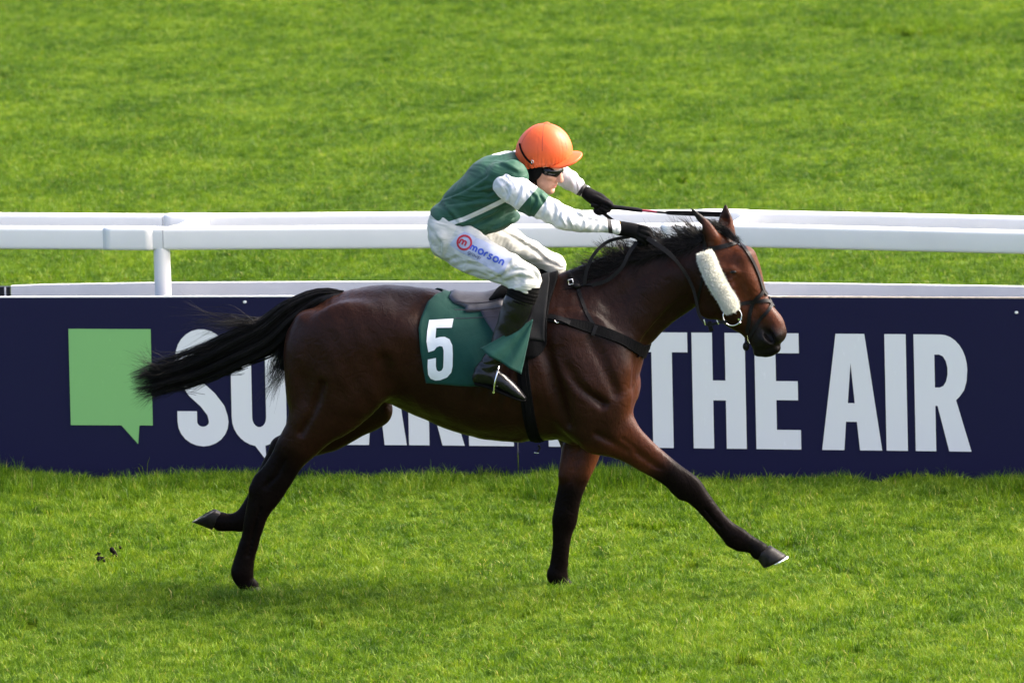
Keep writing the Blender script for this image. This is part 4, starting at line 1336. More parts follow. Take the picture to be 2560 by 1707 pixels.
# breastplate
br = thing('breastplate', 'black webbing breast strap and neck straps around the shoulders', 'breastplate', (at(1500, 840, 0).x, 0, ZC))
strap('chest_strap', [(1318, 786), (1360, 795), (1420, 806), (1480, 821), (1540, 843), (1590, 868), (1622, 886)], np.interp(np.arange(49), [0, 14, 22, 48], [.034, .036, .052, .056]), WEBBING, br, off=.006, thick=.005, twin=mirror_y)
strap('strap_billet', [(1372, 792), (1400, 800), (1424, 810)], .026, LEATHER, br, off=.012, thick=.004)
strap('strap_keeper', [(1490, 814), (1486, 826), (1481, 838)], .018, LEATHER, br, off=.013, thick=.003)
l_, n_ = hit(HBV, 1392, 807)
tube('buckle', [l_ + n_ * .016 + Vector((-.008, 0, .004)), l_ + n_ * .018 + Vector((.004, 0, -.008)), l_ + n_ * .016 + Vector((.012, 0, -.004))], .0026, STEEL, br, 6)
# front of the chest: join the two sides across the breast
Pm, Nm = [], []
zc_ = hit(HBV, 1596, 876)[0]
for a in np.linspace(-22, 22, 9):
    d = Vector((math.cos(R(a)), -math.sin(R(a)), 0))
    l_, n_, _, _ = HBV.ray_cast(Vector((zc_.x - .25, 0, zc_.z - .004)) + d * .42, -d)
    if l_ is not None: Pm.append(l_); Nm.append(n_)
build_strap('chest_strap', Pm, Nm, .054, WEBBING, br, .005, .0065)
strap('neck_strap', [(1444, 716), (1452, 745), (1466, 782), (1488, 818)], .018, LEATHER, br, off=.004, twin=mirror_y)
strap('neck_strap', [(1444, 716), (1462, 712), (1486, 712), (1496, 709)], .012, LEATHER, br, off=.004)
strap('neck_strap', [(1448, 717), (1440, 704), (1432, 695), (1425, 688)], .018, LEATHER, br, off=.005, twin=mirror_y)
strap('neck_loop', [(1461, 712, -.10), (1468, 672, -.09), (1488, 632, -.07), (1520, 604, -.04), (1560, 594, -.05), (1575, 592, -.06)], .017, LEATHER, br)
strap('neck_loop', [(1480, 713, -.13), (1520, 700, -.13), (1555, 668, -.125), (1572, 634, -.11), (1592, 605, -.085)], .018, LEATHER, br)
kc = hit(HBV, 1442, 714)[0]
if kc is not None:
    ball('knot', kc + Vector((0, -.012, 0)), (.022, .014, .014), LEATHER, br, 8)
    b0 = hit(HBV, 1427, 705)[0]; b0 = (b0 or kc) + Vector((0, -.014, 0))
    tube('buckle', [b0 + Vector((dx, 0, dz)) for dx, dz in ((-.012, .012), (.010, .016), (.014, -.006), (-.008, -.012), (-.012, .012))], .0028, STEEL, br, 6)
# bridle
bd = thing('bridle', 'black leather bridle with browband, cross noseband and ring bit', 'bridle', (poll.x, 0, poll.z))
BR = dict(off=.004, thick=.004)
strap('headpiece', [(1757, 585), (1762, 605), (1764, 625)], .020, LEATHER, bd, twin=mirror_head, **BR)
strap('browband', [(1772, 623), (1800, 618), (1830, 611), (1852, 606), (1862, 608)], .022, LEATHER, bd, **BR)
strap('face_strap', [(1822, 583), (1838, 598), (1856, 615), (1878, 648), (1894, 684), (1904, 715), (1908, 728)], .017, LEATHER, bd, **BR)
strap('face_strap', [(1908, 726), (1902, 736), (1890, 748), (1880, 765), (1874, 790), (1872, 812), (1868, 832)], .018, LEATHER, bd, **BR)
strap('face_strap', [(1908, 726), (1916, 738)], .02, LEATHER, bd, **BR)
strap('noseband', [(1838, 764), (1860, 758), (1890, 754), (1916, 752), (1926, 756)], .018, LEATHER, bd, twin=mirror_head, **BR)
strap('drop_noseband', [(1930, 760), (1918, 780), (1904, 794), (1890, 816), (1878, 836), (1870, 852)], .016, LEATHER, bd, twin=mirror_head, **BR)
strap('throat_lash', [(1768, 640), (1758, 690), (1748, 735), (1744, 760)], .012, LEATHER, bd, twin=mirror_head, **BR)
l_, n_ = hit(HBV, 1929, 757)
if l_ is not None:
    ball('nose_disc', l_ + n_ * .005, (.018, .010, .016), LEATHER, bd, 8)
    PAD = mat('cream_fleece_pad', (0.62, 0.58, 0.47), .9, .1)
    ball('nose_pad', l_ + n_ * .002 + Vector((.002, -.004, -.018)), (.020, .010, .006), PAD, bd, 8)
def ring(name, c, r, wire, m_, parent, nx=Vector((0, -1, .1)), k=28):
    nx = nx.normalized(); a = nx.cross(Vector((0, 0, 1))).normalized(); b_ = a.cross(nx)
    return tube(name, [c + a * r * math.cos(6.2832 * i / k) + b_ * r * math.sin(6.2832 * i / k) for i in range(k + 1)], wire, m_, parent, 8)
def on_head(px, py, lift):
    l_, n_ = hit(HBV, px, py)
    return l_ + n_ * lift, n_
rc, rn = on_head(1832, 788, .014)
RINGR = 23 / S
ring('bit_ring', rc, RINGR, .0035, STEEL, bd, Vector((.15, -1, .1)))
ring('bit_ring', mirror_head(rc), RINGR, .0035, STEEL, bd, Vector((-.15, 1, .1)))
bp = rc + Vector((.036, -.002, -.030))
ball('bit_end', bp, .008, STEEL, bd, 8)
tube('bit_bar', [rc + Vector((.03, .006, -.016)), mirror_head(rc + Vector((.03, .006, -.016)))], .006, STEEL, bd, 8)
strap('chin_strap', [(1868, 846), (1862, 862), (1868, 872)], .014, LEATHER, bd, **BR)
ball('chin_knot', at(1865, 866, on_head(1880, 850, 0)[0].y + .03), (.016, .012, .022), LEATHER, bd, 8)
tube('chin_buckle', [at(1868, 838, rc.y + .01), at(1870, 852, rc.y + .01), at(1874, 858, rc.y + .012)], .0025, STEEL, bd, 6)
# sheepskin cheek pieces
WOOL = mat('cream_wool', (0.86, 0.85, 0.76), .95, .08, 30.0, spec=.1)
def fleece(twinned):
    path = [(1764, 634), (1772, 660), (1786, 690), (1806, 724), (1824, 752), (1832, 772)]
    Pm = []
    for x, y in crom(np.array(path, float), 6):
        l_, n_ = hit(HBV, x, y)
        if l_ is None: continue
        c = l_ + n_ * .018
        if twinned: c = mirror_head(c)
        Pm.append(np.array([*c]))
    Pm = np.array(Pm)
    for _ in range(6): Pm[1:-1] = (Pm[:-2] + Pm[1:-1] * 2 + Pm[2:]) / 4
    r_ = np.interp(np.linspace(0, 1, len(Pm)), [0, .08, .4, .92, 1], [.035, .043, .045, .041, .032])
    core = tube('sheepskin_cheekpiece', [Vector(p) for p in Pm], r_ * .82, WOOL, bd, 14)
    n = 16000
    g_ = np.random.default_rng(4 + twinned)
    t_ = g_.uniform(0, 1, n); ii = t_ * (len(Pm) - 1.001); a = ii.astype(int); f = (ii - a)[:, None]
    c = Pm[a] * (1 - f) + Pm[a + 1] * f
    T = Pm[np.minimum(a + 1, len(Pm) - 1)] - Pm[np.maximum(a - 1, 0)]
    T /= np.linalg.norm(T, axis=1)[:, None]
    v = g_.normal(size=(n, 3)); v -= T * (v * T).sum(1)[:, None]; v /= np.linalg.norm(v, axis=1)[:, None]
    rr = np.interp(t_, np.linspace(0, 1, len(Pm)), r_)[:, None]
    ends = (np.clip(.06 - t_, 0, 1) * -14 + np.clip(t_ - .94, 0, 1) * 14)[:, None]
    v2 = v + T * ends + g_.normal(size=(n, 3)) * .28; v2 /= np.linalg.norm(v2, axis=1)[:, None]
    v3 = v2 + g_.normal(size=(n, 3)) * .6
    ln = g_.uniform(.007, .016, n)[:, None]
    p0 = c + v * rr * .78
    Pp = np.stack([p0, p0 + v2 * ln * .5, p0 + v2 * ln * .75 + v3 * ln * .3], 1)
    so_ = strands('wool', Pp, g_.uniform(.0010, .0018, n), WOOL, bd, 6)
    so_.parent = core; so_.matrix_parent_inverse = core.matrix_parent_inverse.copy() @ Matrix.Identity(4)
    so_.matrix_parent_inverse = Matrix.Identity(4)
fleece(0); fleece(1)
# reins: from the hand, along the neck, to the bit
rn_ = thing('reins', 'black leather reins running from the gloved hand to the bit', 'reins', (at(1650, 620, 0).x, 0, at(1650, 620, 0).z))
strap('near_rein', [(1618, 596, -.12), (1642, 612, -.128), (1668, 630, -.134), (1692, 654, -.134), (1712, 682, -.128), (1730, 715, -.122), (1740, 750, -.125), (1746, 782, -.13), (1760, 806, -.135), (1774, 812, -.14), (1800, 806, -.15), (1818, 804, -.155)],
      np.interp(np.arange(89), [0, 20, 24, 88], [.024, .023, .016, .014]), LEATHER, rn_, nrm=(.15, -1, .25))
strap('off_rein', [(1500, 528, .16), (1560, 570, .15), (1640, 596, .14), (1740, 640, .13), (1820, 720, .12), (1868, 776, .05)], .016, LEATHER, rn_, nrm=(0, 1, .2))
strap('rein_end', [(1774, 803, -.14), (1776, 818, -.14), (1780, 828, -.135)], .022, LEATHER, rn_)
strap('rein_keeper', [(1760, 798, -.137), (1762, 806, -.138), (1764, 813, -.138)], .006, STEEL, rn_)
strap('rein_keeper', [(1792, 800, -.151), (1795, 806, -.152), (1797, 811, -.152)], .005, STEEL, rn_)
# ------------------------------------------------------------------ jockey
SKIN = None
def skin_mat():
    mt, t, b, out = nodes_of('skin')
    p = pos(t)
    n1 = noise(t, p, 45.0, 3, .6)
    c = ramp(t, n1, [(.3, (.38, .185, .125)), (.7, (.49, .255, .18))])
    c = mix(t, step(t, attr(t, 'lip').outputs['Fac'], .1, .25), c, (.33, .10, .085))
    t.links.new(c, b.inputs['Base Color'])
    b.inputs['Roughness'].default_value = .5
    b.inputs['Subsurface Weight'].default_value = .12
    b.inputs['Subsurface Radius'].default_value = (.01, .004, .002)
    b.inputs['Subsurface Scale'].default_value = .4
    bump(t, b, noise(t, p, 300.0, 2), .15, .001)
    return mt
SKIN = skin_mat()
def silk_mat(name, attrs, base, rough=.62, wr=16.0, st=(1, 1, 1), dist=.01, strength=.5, rot=(0, .6, 0)):
    """cloth whose panels are given by vertex masks: attrs = [(attribute, colour)]"""
    mt, t, b, out = nodes_of(name)
    p = pos(t)
    n1 = noise(t, mapping(t, p, st, rot), wr, 2, .45, 1.2)
    n2 = noise(t, p, 500.0, 2, .5)
    c = mix(t, 0.0, base, base)
    for a, col in attrs:
        c = mix(t, step(t, attr(t, a).outputs['Fac'], 0.0, .0006), c, col)
    c = mix(t, 1.0, c, ramp(t, n1, [(.25, (.92, .92, .92)), (.75, (1.06, 1.06, 1.06))]), 'MULTIPLY')
    t.links.new(c, b.inputs['Base Color'])
    b.inputs['Roughness'].default_value = rough
    b.inputs['Specular IOR Level'].default_value = .3
    b.inputs['Sheen Weight'].default_value = .05
    bump(t, b, math_(t, 'ADD', n1, math_(t, 'MULTIPLY', n2, .03)), strength, dist)
    return mt
GREEN = (0.013, 0.066, 0.038)
WH = (0.60, 0.61, 0.64)
JACKET = silk_mat('green_silk', [('stripe', WH)], GREEN, wr=7.0, st=(.7, .5, 2.0), dist=.03, strength=.7)
SLEEVE = silk_mat('white_silk', [('band', GREEN), ('cuff', (.012, .012, .013))], WH, wr=9.0, st=(1.4, .5, 1.0), dist=.035, rot=(0, -.3, 0), strength=.8)
BREECH = silk_mat('white_breeches', [], (0.52, 0.52, 0.48), wr=7.5, st=(.7, .6, 1.7), dist=.035, rot=(0, .5, 0), rough=.7, strength=.8)
BOOT = mat('polished_boot', (0.0045, 0.0045, 0.006), .24, .4, 14.0, 26.0, .35, .008, spec=.32, coat=.06)
SOCK = mat('black_sock', (0.004, 0.004, 0.004), .8, .3, 40.0, 90.0, .5, .004, spec=.06)
GLOVE = mat('black_glove', (0.0045, 0.0045, 0.005), .65, .4, 30.0, 120.0, .4, .003, spec=.07)
CAP = mat('orange_silk', (0.66, 0.098, 0.026), .45, .06, 10.0, 9.0, .25, .008, spec=.3)
LENS = mat('goggle_lens', (0.004, 0.004, 0.005), .10, .2, 10.0, spec=.35)

jock = thing('person', 'jockey in green and white silks and orange cap crouched over the horse', 'person', (at(1200, 640, 0).x, 0, at(1200, 690, 0).z))
def box_px(x0, y0, x1, y1, ya, yb_, h):
    a, b_, c, d = at(x0, y1, ya), at(x1, y0, yb_), at(x0, y1, yb_), at(x1, y0, ya)
    return Field((min(a.x, c.x), ya, min(a.z, c.z)), (max(b_.x, d.x), yb_, max(b_.z, d.z)), h)
def folds(f, lines, r=3.6, k=.012, ridge=7.0):
    """pull creases into a field: a groove along each line with a soft ridge beside it"""
    v, q = f.surface()
    b_ = bvh_of((v, q))
    for ln in lines:
        P2 = crom(np.array(ln, float), 5)
        T = np.gradient(P2, axis=0); T /= np.linalg.norm(T, axis=1)[:, None] + 1e-9
        Nn = np.stack([T[:, 1], -T[:, 0]], 1)
        n_ = len(P2)
        tp = .35 + .65 * np.sin(np.linspace(.15, math.pi - .15, n_))
        for off, op, rr in ((0, 'sub', r), (ridge, 'add', r * 1.15)):
            C = []
            for (x, y), (nx, ny), t_ in zip(P2, Nn, tp):
                l_, nn_ = hit(b_, x + nx * off, y + ny * off)
                if l_ is None: continue
                a_ = rr * t_ / S
                c = l_ + nn_ * (a_ * .35 if op == 'sub' else -a_ * .55)
                C.append((c.x, c.y, c.z, a_, a_ * 1.1))
            if len(C) > 2: f.rows(np.array(C), k, op)
# --- torso of the jacket
torso = [(1122, 548, 50, .150, 0), (1150, 533, 62, .168, 0), (1188, 507, 71, .178, 0), (1226, 477, 78, .190, 0), (1258, 447, 72, .195, 0), (1283, 420, 50, .150, 0), (1302, 408, 28, .08, 0)]
JF = box_px(1040, 330, 1380, 620, -.30, .30, .0052)
JF.chain(torso, .03, 6)
JF.chain([(1165, 545, 34, .15, 0), (1205, 555, 32, .155, 0), (1250, 550, 26, .14, 0), (1285, 542, 14, .12, 0)], .03, 6)      # loose front hanging
JF.chain([(1262, 448, 46, .07, -.16), (1282, 438, 38, .06, -.17)], .04, 4)
JF.chain([(1280, 425, 46, .07, .16), (1300, 415, 36, .06, .17)], .04, 4)
wn, wn2 = vnoise(51, 42), vnoise(52, 90)
JF.warp(lambda x, y, z: .0034 * wn(x * .6, y * .4, z * 1.3) + .0014 * wn2(x, y * .4, z))
folds(JF, [[(1236, 476), (1211, 494), (1147, 513)], [(1239, 496), (1187, 503), (1117, 512)], [(1226, 462), (1162, 478), (1101, 498)], [(1254, 527), (1211, 553), (1168, 572)],
           [(1285, 540), (1242, 563), (1211, 580)], [(1239, 410), (1262, 416), (1290, 430)], [(1216, 440), (1170, 470), (1130, 488)], [(1240, 520), (1195, 540), (1150, 556)], [(1100, 510), (1130, 540), (1150, 566)]], 3.4, .014)
# hem: open below the waist line
hemA, hemB = at(1070, 520, 0), at(1135, 563, 0)
JF.cut(lambda x, y, z: -((x - hemA.x) * .50 + (z - hemA.z) * .87) - .012 + y * 0, .008)
jv, jq = JF.surface()
jv = relax(jv, jq, 1, .4)
jk = mesh('jacket', jv, jq, JACKET, jock)
def near_px(V):
    W = V.copy(); W[:, 1] = -np.abs(W[:, 1])
    return px_of(W)
jx, jy = near_px(jv)
def segdist(x, y, pts):
    d = np.full(len(x), 1e9)
    for (ax, ay), (bx_, by_) in zip(pts[:-1], pts[1:]):
        dx, dy = bx_ - ax, by_ - ay
        t = np.clip(((x - ax) * dx + (y - ay) * dy) / (dx * dx + dy * dy), 0, 1)
        d = np.minimum(d, np.hypot(x - ax - t * dx, y - ay - t * dy))
    return d
s1 = 5.6 - segdist(jx, jy, [(1122, 560), (1160, 548), (1205, 528), (1262, 500)])
s2 = 4.2 - segdist(jx, jy, [(1217, 376), (1232, 384), (1250, 383), (1296, 372)])
fattr(jk, 'stripe', np.maximum(s1, s2) / S)
# --- sleeves
def sleeve(nodes, band, cuff, seed, extra=None, fl=None):
    xs_ = [n[0] for n in nodes]; ys_ = [n[1] for n in nodes]; yy = [n[4] for n in nodes]
    f = box_px(min(xs_) - 75, min(ys_) - 70, max(xs_) + 50, max(ys_) + 70, min(yy) - .11, max(yy) + .11, .0046)
    f.chain(nodes, .02, 6)
    if extra: f.chain(extra, .03, 4)
    A = at(nodes[0][0], nodes[0][1], nodes[0][4]); B = at(nodes[-1][0], nodes[-1][1], nodes[-1][4])
    dv_ = (B - A).normalized()
    w1, w2 = vnoise(seed, 60), vnoise(seed + 1, 30)
    f.warp(lambda x, y, z:   .0034 * w2(x, y, z) + .0030 * np.sin(95 * ((x - A.x) * dv_.x + (z - A.z) * dv_.z) + 3 * w2(x, y, z)) * (.4 + .6 * (w1(x, y, z) > 0)))
    if fl: folds(f, fl, 3.3, .012)
    v, q = f.surface()
    v = relax(v, q, 1, .4)
    o_ = mesh('sleeve', v, q, SLEEVE, jock)
    x, y = px_of(v)
    fattr(o_, 'band', band(x, y) / S); fattr(o_, 'cuff', cuff(x, y) / S)
    return o_, v, q
def nb(x, y):
    s = (x - 1270) * .80 + (y - 455) * .60
    b_ = np.minimum(s - 66 - .10 * (x - 1330) + .0 * y, 104 - s)
    return np.maximum(b_, np.minimum(426 + .006 * (x - 1290) ** 2 - y, 1330 - x))
near_arm = [(1270, 462, 37, .066, -.185), (1296, 478, 39, .066, -.203), (1330, 501, 37, .062, -.215), (1366, 522, 32, .054, -.215), (1405, 543, 31, .052, -.205), (1440, 551, 28, .048, -.185), (1480, 559, 24, .042, -.150), (1512, 565, 19, .036, -.122), (1542, 571, 16, .032, -.100)]
sl1, s1v, s1q = sleeve(near_arm, nb, lambda x, y: np.minimum(x - 1519.5 - .12 * (y - 567), 1530 - x + .12 * (y - 567)), 61, fl=[[(1254, 451), (1273, 476), (1260, 506)], [(1285, 435), (1303, 464), (1287, 511)], [(1404, 516), (1398, 543), (1411, 566)], [(1422, 522), (1418, 545), (1422, 564)], [(1377, 503), (1388, 520), (1384, 545)],
                       [(1447, 537), (1458, 556), (1450, 574)], [(1483, 543), (1492, 560), (1486, 576)], [(1325, 480), (1340, 500), (1326, 530)], [(1350, 492), (1362, 512), (1352, 538)], [(1430, 530), (1470, 548), (1510, 556)]])
far_arm = [(1300, 408, 36, .066, .19), (1345, 418, 32, .058, .215), (1392, 434, 27, .05, .225), (1422, 450, 24, .045, .215), (1450, 470, 19, .038, .20), (1470, 484, 15, .031, .19)]
def fs(x, y): return (x - 1392) * .82 + (y - 434) * .57
sl2, s2v, s2q = sleeve(far_arm, lambda x, y: np.minimum(fs(x, y) + 62, -30 - fs(x, y)), lambda x, y: np.minimum(fs(x, y) - 70, 80 - fs(x, y)), 71)
# --- breeches
BF = box_px(1040, 500, 1440, 770, -.44, .44, .0056)
BF.chain([(1150, 535, 50, .140, 0), (1126, 562, 54, .160, 0), (1128, 592, 56, .17, 0), (1150, 612, 40, .13, 0)], .03, 6)
near_leg = [(1134, 600, 58, .090, -.095), (1170, 622, 56, .088, -.170), (1210, 645, 50, .080, -.240), (1252, 666, 44, .072, -.300), (1290, 685, 40, .066, -.335), (1314, 698, 38, .062, -.345)]
BF.chain(near_leg, .03, 6)
BF.chain([(1318, 700, 37, .060, -.346), (1312, 718, 40, .062, -.350), (1306, 734, 38, .060, -.352)], .02, 6)
far_leg = [(1150, 575, 56, .090, .095), (1210, 590, 50, .085, .18), (1270, 606, 40, .072, .26), (1330, 634, 31, .060, .32), (1384, 662, 25, .055, .345)]
BF.chain(far_leg, .03, 6)
BF.chain([(1386, 664, 25, .055, .345), (1382, 690, 30, .055, .352), (1374, 715, 32, .055, .355)], .02, 6)
w1, w2, w3 = vnoise(81, 34), vnoise(82, 75), vnoise(83, 110)
BF.warp(lambda x, y, z: .0044 * w1(x * .8, y * .3, z * 1.2) + .0024 * w2(x, y * .3, z) + .0014 * w3(x, y * .3, z))
ka, kb = at(1266, 721, -.35), at(1352, 740, -.35)
kn = np.array([-(kb.z - ka.z), 0, kb.x - ka.x]); kn /= np.linalg.norm(kn)
BF.cut(lambda x, y, z: -((x - ka.x) * kn[0] + (z - ka.z) * kn[2]) + 0 * y, .010)
folds(BF, [[(1079, 628), (1105, 652), (1141, 643)], [(1123, 668), (1165, 657), (1199, 667)], [(1193, 676), (1232, 685), (1254, 702)], [(1273, 678), (1303, 674), (1340, 687)], [(1266, 702), (1297, 690), (1336, 699)],
           [(1088, 590), (1102, 610), (1100, 632)], [(1228, 700), (1250, 690), (1290, 664)], [(1300, 604), (1330, 620), (1352, 640)],
           [(1340, 625), (1366, 650), (1396, 664)], [(1255, 580), (1280, 590), (1310, 610)], [(1150, 690), (1182, 678), (1215, 690)], [(1322, 668), (1338, 684), (1346, 704)]], 4.0, .014)
bv_, bq_ = BF.surface()
bv_ = relax(bv_, bq_, 1, .4)
bre = mesh('breeches', bv_, bq_, BREECH, jock)
BBV = bvh_of((bv_, bq_))
# sponsor patch: lilac panel, red ring with an m, blue wordmark
PATCH = cloth_mat('patch', (0.40, 0.43, 0.54), 20.0, strength=.3, dist=.006)
REDP = mat('red_print', (0.42, 0.012, 0.028), .6, .08)
BLUEP = mat('blue_print', (0.030, 0.075, 0.42), .6, .08)
INKP = mat('navy_print', (0.030, 0.032, 0.11), .6, .08)
zp = lambda L: [(1100 + x * .10204, 560 + y * .10204) for x, y in L]      # from a close view of the patch
patch = decal('patch', [zp([(235, 510), (420, 290), (600, 195), (760, 250), (880, 345), (1020, 385), (1400, 600), (1770, 865), (1670, 980), (1600, 1120), (1525, 1255), (1250, 1110), (960, 935), (700, 790), (520, 700)])], PATCH, jock, BBV, .0018, 4)
def pdec(name, outl, m_):
    o_ = decal(name, [zp(o) for o in outl], m_, None, BBV, .0034, 2)
    o_.parent = patch; o_.matrix_parent_inverse = Matrix.Translation(jock.location).inverted() @ Matrix.Identity(4)
    o_.matrix_parent_inverse = patch.matrix_world.inverted() if False else Matrix.Identity(4)
    return o_
def circ(cx, cy, r, a0=0, a1=360, n=22): return [(cx + r * math.cos(R(a0 + (a1 - a0) * i / n)), cy + r * math.sin(R(a0 + (a1 - a0) * i / n))) for i in range(n + (0 if a1 - a0 == 360 else 1))]
pdec('red_ring', [circ(605, 462, 192), circ(605, 462, 142)[::-1]], REDP)
e1 = np.array([.90, .44]); e2 = np.array([-.44, .90])           # the wordmark's own axes
def wm(ox, oy, sx=1.0): return lambda L: [tuple(np.array([ox, oy]) + e1 * x * sx + e2 * y * sx) for x, y in L]
def glyph(name, place, paths, w, m_):
    for i, p in enumerate(paths):
        pdec(name, [place(stroke(p, w))], m_)
def arch(x0, x1, top, base):                                     # an n-shaped stroke
    r = (x1 - x0) / 2
    return [(x0, base)] + [(x0 + r - r * math.cos(R(a)), top + r - r * math.sin(R(a))) for a in range(0, 181, 20)] + [(x1, base)]
def wm_ring(name, place, cx, cy, r, w, m_): pdec(name, [place(circ(cx, cy, r + w / 2)), place(circ(cx, cy, r - w / 2))[::-1]], m_)
M = wm(520, 372)
glyph('letter_m', M, [arch(8, 82, 0, 112), arch(84, 158, 0, 112)], 40, REDP)
W = wm(790, 525)
glyph('letter_m', W, [arch(0, 72, 0, 110), arch(74, 146, 0, 110)], 42, BLUEP)
wm_ring('letter_o', W, 265, 45, 58, 42, BLUEP)
glyph('letter_r', W, [[(375, 110), (375, 50), (384, 18), (404, 0), (436, -4)]], 42, BLUEP)
glyph('letter_s', W, [[(562, 2), (520, -4), (486, 8), (490, 40), (530, 56), (554, 78), (536, 108), (498, 114), (462, 106)]], 40, BLUEP)
wm_ring('letter_o', W, 672, 52, 58, 42, BLUEP)
glyph('letter_n', W, [arch(785, 872, -2, 116)], 42, BLUEP)
G_ = wm(722, 706, .62)
wm_ring('letter_g', G_, 0, 0, 42, 18, INKP)
glyph('letter_g', G_, [[(44, -44), (44, 62), (20, 88), (-20, 84)]], 18, INKP)
glyph('letter_r', G_, [[(90, 48), (90, -10), (104, -36), (128, -42)]], 18, INKP)
wm_ring('letter_o', G_, 200, 4, 42, 18, INKP)
glyph('letter_u', G_, [[(285, -40), (285, 10), (300, 40), (322, 46), (345, 36), (352, 10), (352, -40)]], 18, INKP)
wm_ring('letter_p', G_, 442, 4, 42, 18, INKP)
glyph('letter_p', G_, [[(398, -44), (398, 96)]], 18, INKP)
# --- boots and socks
def boot(y, dx, dyp, near):
    f = box_px(1150 + dx, 690 + dyp, 1390 + dx, 1030 + dyp, y - .10, y + .10, .005)
    o = lambda L: [(a + dx, b_ + dyp, c, d, y + e) for a, b_, c, d, e in L]
    f.chain(o([(1304, 742, 36, .055, 0), (1296, 762, 39, .056, 0), (1284, 795, 37, .053, 0), (1268, 830, 32, .047, 0), (1250, 868, 27, .041, 0), (1232, 900, 25, .038, 0), (1214, 930, 25, .038, 0)]), .015, 6)
    f.chain(o([(1208, 938, 24, .036, 0), (1236, 944, 23, .038, 0), (1268, 964, 19, .036, 0), (1296, 984, 12, .030, 0), (1310, 994, 6, .018, 0)]), .015, 6)
    f.chain(o([(1196, 944, 16, .032, 0), (1204, 930, 18, .032, 0)]), .015, 4)
    w_ = vnoise(91, 70)
    ank = at(1225 + dx, 910 + dyp, y)
    f.warp(lambda x, y_, z: .0020 * np.sin((z - ank.z) * 170 + 2 * w_(x, y_, z)) * np.exp(-((z - ank.z) / .05) ** 2) + .0009 * w_(x, y_, z))
    v, q = f.surface()
    b_ = mesh('boot', relax(v, q, 1, .4), q, BOOT, jock)
    # sole
    s_ = box_px(1160 + dx, 900 + dyp, 1340 + dx, 1030 + dyp, y - .08, y + .08, .0045)
    s_.chain(o([(1190, 958, 5, .030, 0), (1226, 968, 5, .031, 0), (1262, 983, 4.5, .034, 0), (1296, 997, 4, .026, 0), (1312, 1001, 3, .014, 0)]), .008, 6)
    v2, q2 = s_.surface()
    so_ = mesh('sole', v2, q2, SOCK, None); so_.parent = b_; so_.matrix_parent_inverse = Matrix.Identity(4)
    # sock band above the boot
    t_ = box_px(1230 + dx, 690 + dyp, 1390 + dx, 770 + dyp, y - .10, y + .10, .005)
    t_.chain(o([(1312, 716, 37, .056, 0), (1308, 730, 38.5, .058, 0), (1302, 745, 38, .057, 0)]), .012, 4)
    t_.warp(lambda x, y_, z: .0016 * np.sin(z * 330 + x * 120))
    top = at(1306 + dx, 716 + dyp, y)
    t_.cut(lambda x, y_, z: ((z - top.z) * .96 - (x - top.x) * .25) - .012 + 0 * y_, .004)
    v3, q3 = t_.surface()
    mesh('sock', v3, q3, SOCK, jock)
boot(-.352, 0, 0, True)
boot(.355, 62, -52, False)
# --- gloves
def glove(palm, fingers, cuff, ya, yb_, bx):
    f = box_px(*bx, ya, yb_, .0032)
    f.chain(cuff, .012, 4)
    f.chain(palm, .012, 5)
    for fg in fingers: f.chain(fg, .004, 5)
    w_ = vnoise(95, 120)
    f.warp(lambda x, y, z: .0007 * w_(x, y, z))
    v, q = f.surface()
    return mesh('glove', relax(v, q, 1, .3), q, GLOVE, jock)
Yh = -.088
g1 = glove([(1552, 571, 17, .024, Yh - .005), (1572, 574, 18.5, .026, Yh - .008), (1594, 579, 19, .026, Yh - .008), (1610, 584, 17, .022, Yh - .004)],
           [[(1604, 568, 7.0, .011, Yh - .022), (1620, 574, 6.6, .0105, Yh - .018), (1627, 588, 6.2, .010, Yh + .002), (1618, 594, 5.8, .010, Yh + .022), (1604, 590, 5.4, .009, Yh + .026)],
            [(1602, 577, 7.2, .011, Yh - .026), (1619, 584, 6.8, .0105, Yh - .022), (1625, 597, 6.4, .010, Yh - .002), (1615, 603, 6.0, .010, Yh + .018), (1602, 598, 5.6, .009, Yh + .024)],
            [(1599, 587, 7.0, .011, Yh - .026), (1614, 594, 6.6, .0105, Yh - .022), (1619, 605, 6.2, .010, Yh - .003), (1609, 609, 5.8, .010, Yh + .016), (1597, 604, 5.4, .009, Yh + .022)],
            [(1594, 595, 6.2, .010, Yh - .022), (1606, 602, 5.8, .0095, Yh - .019), (1610, 610, 5.4, .009, Yh - .004), (1602, 613, 5.0, .009, Yh + .012), (1592, 609, 4.8, .008, Yh + .018)],
            [(1570, 566, 8.0, .012, Yh + .012), (1588, 566, 7.4, .0115, Yh + .026), (1604, 572, 6.8, .011, Yh + .030), (1616, 580, 6.0, .010, Yh + .028)]],
           [(1538, 569, 16.5, .030, Yh - .010), (1554, 572, 16.5, .027, Yh - .007)], -.18, .0, (1520, 535, 1645, 630))
decal('cuff_emblem', [[(1539, 554), (1546, 553), (1551, 556), (1550, 561), (1543, 562), (1539, 559)]], mat('gold_print', (.55, .36, .10), .45, .2), jock, bvh_of((np.array([v.co[:] for v in g1.data.vertices]), np.array([p.vertices[:] for p in g1.data.polygons]))), .001, 1)
Yf = .17
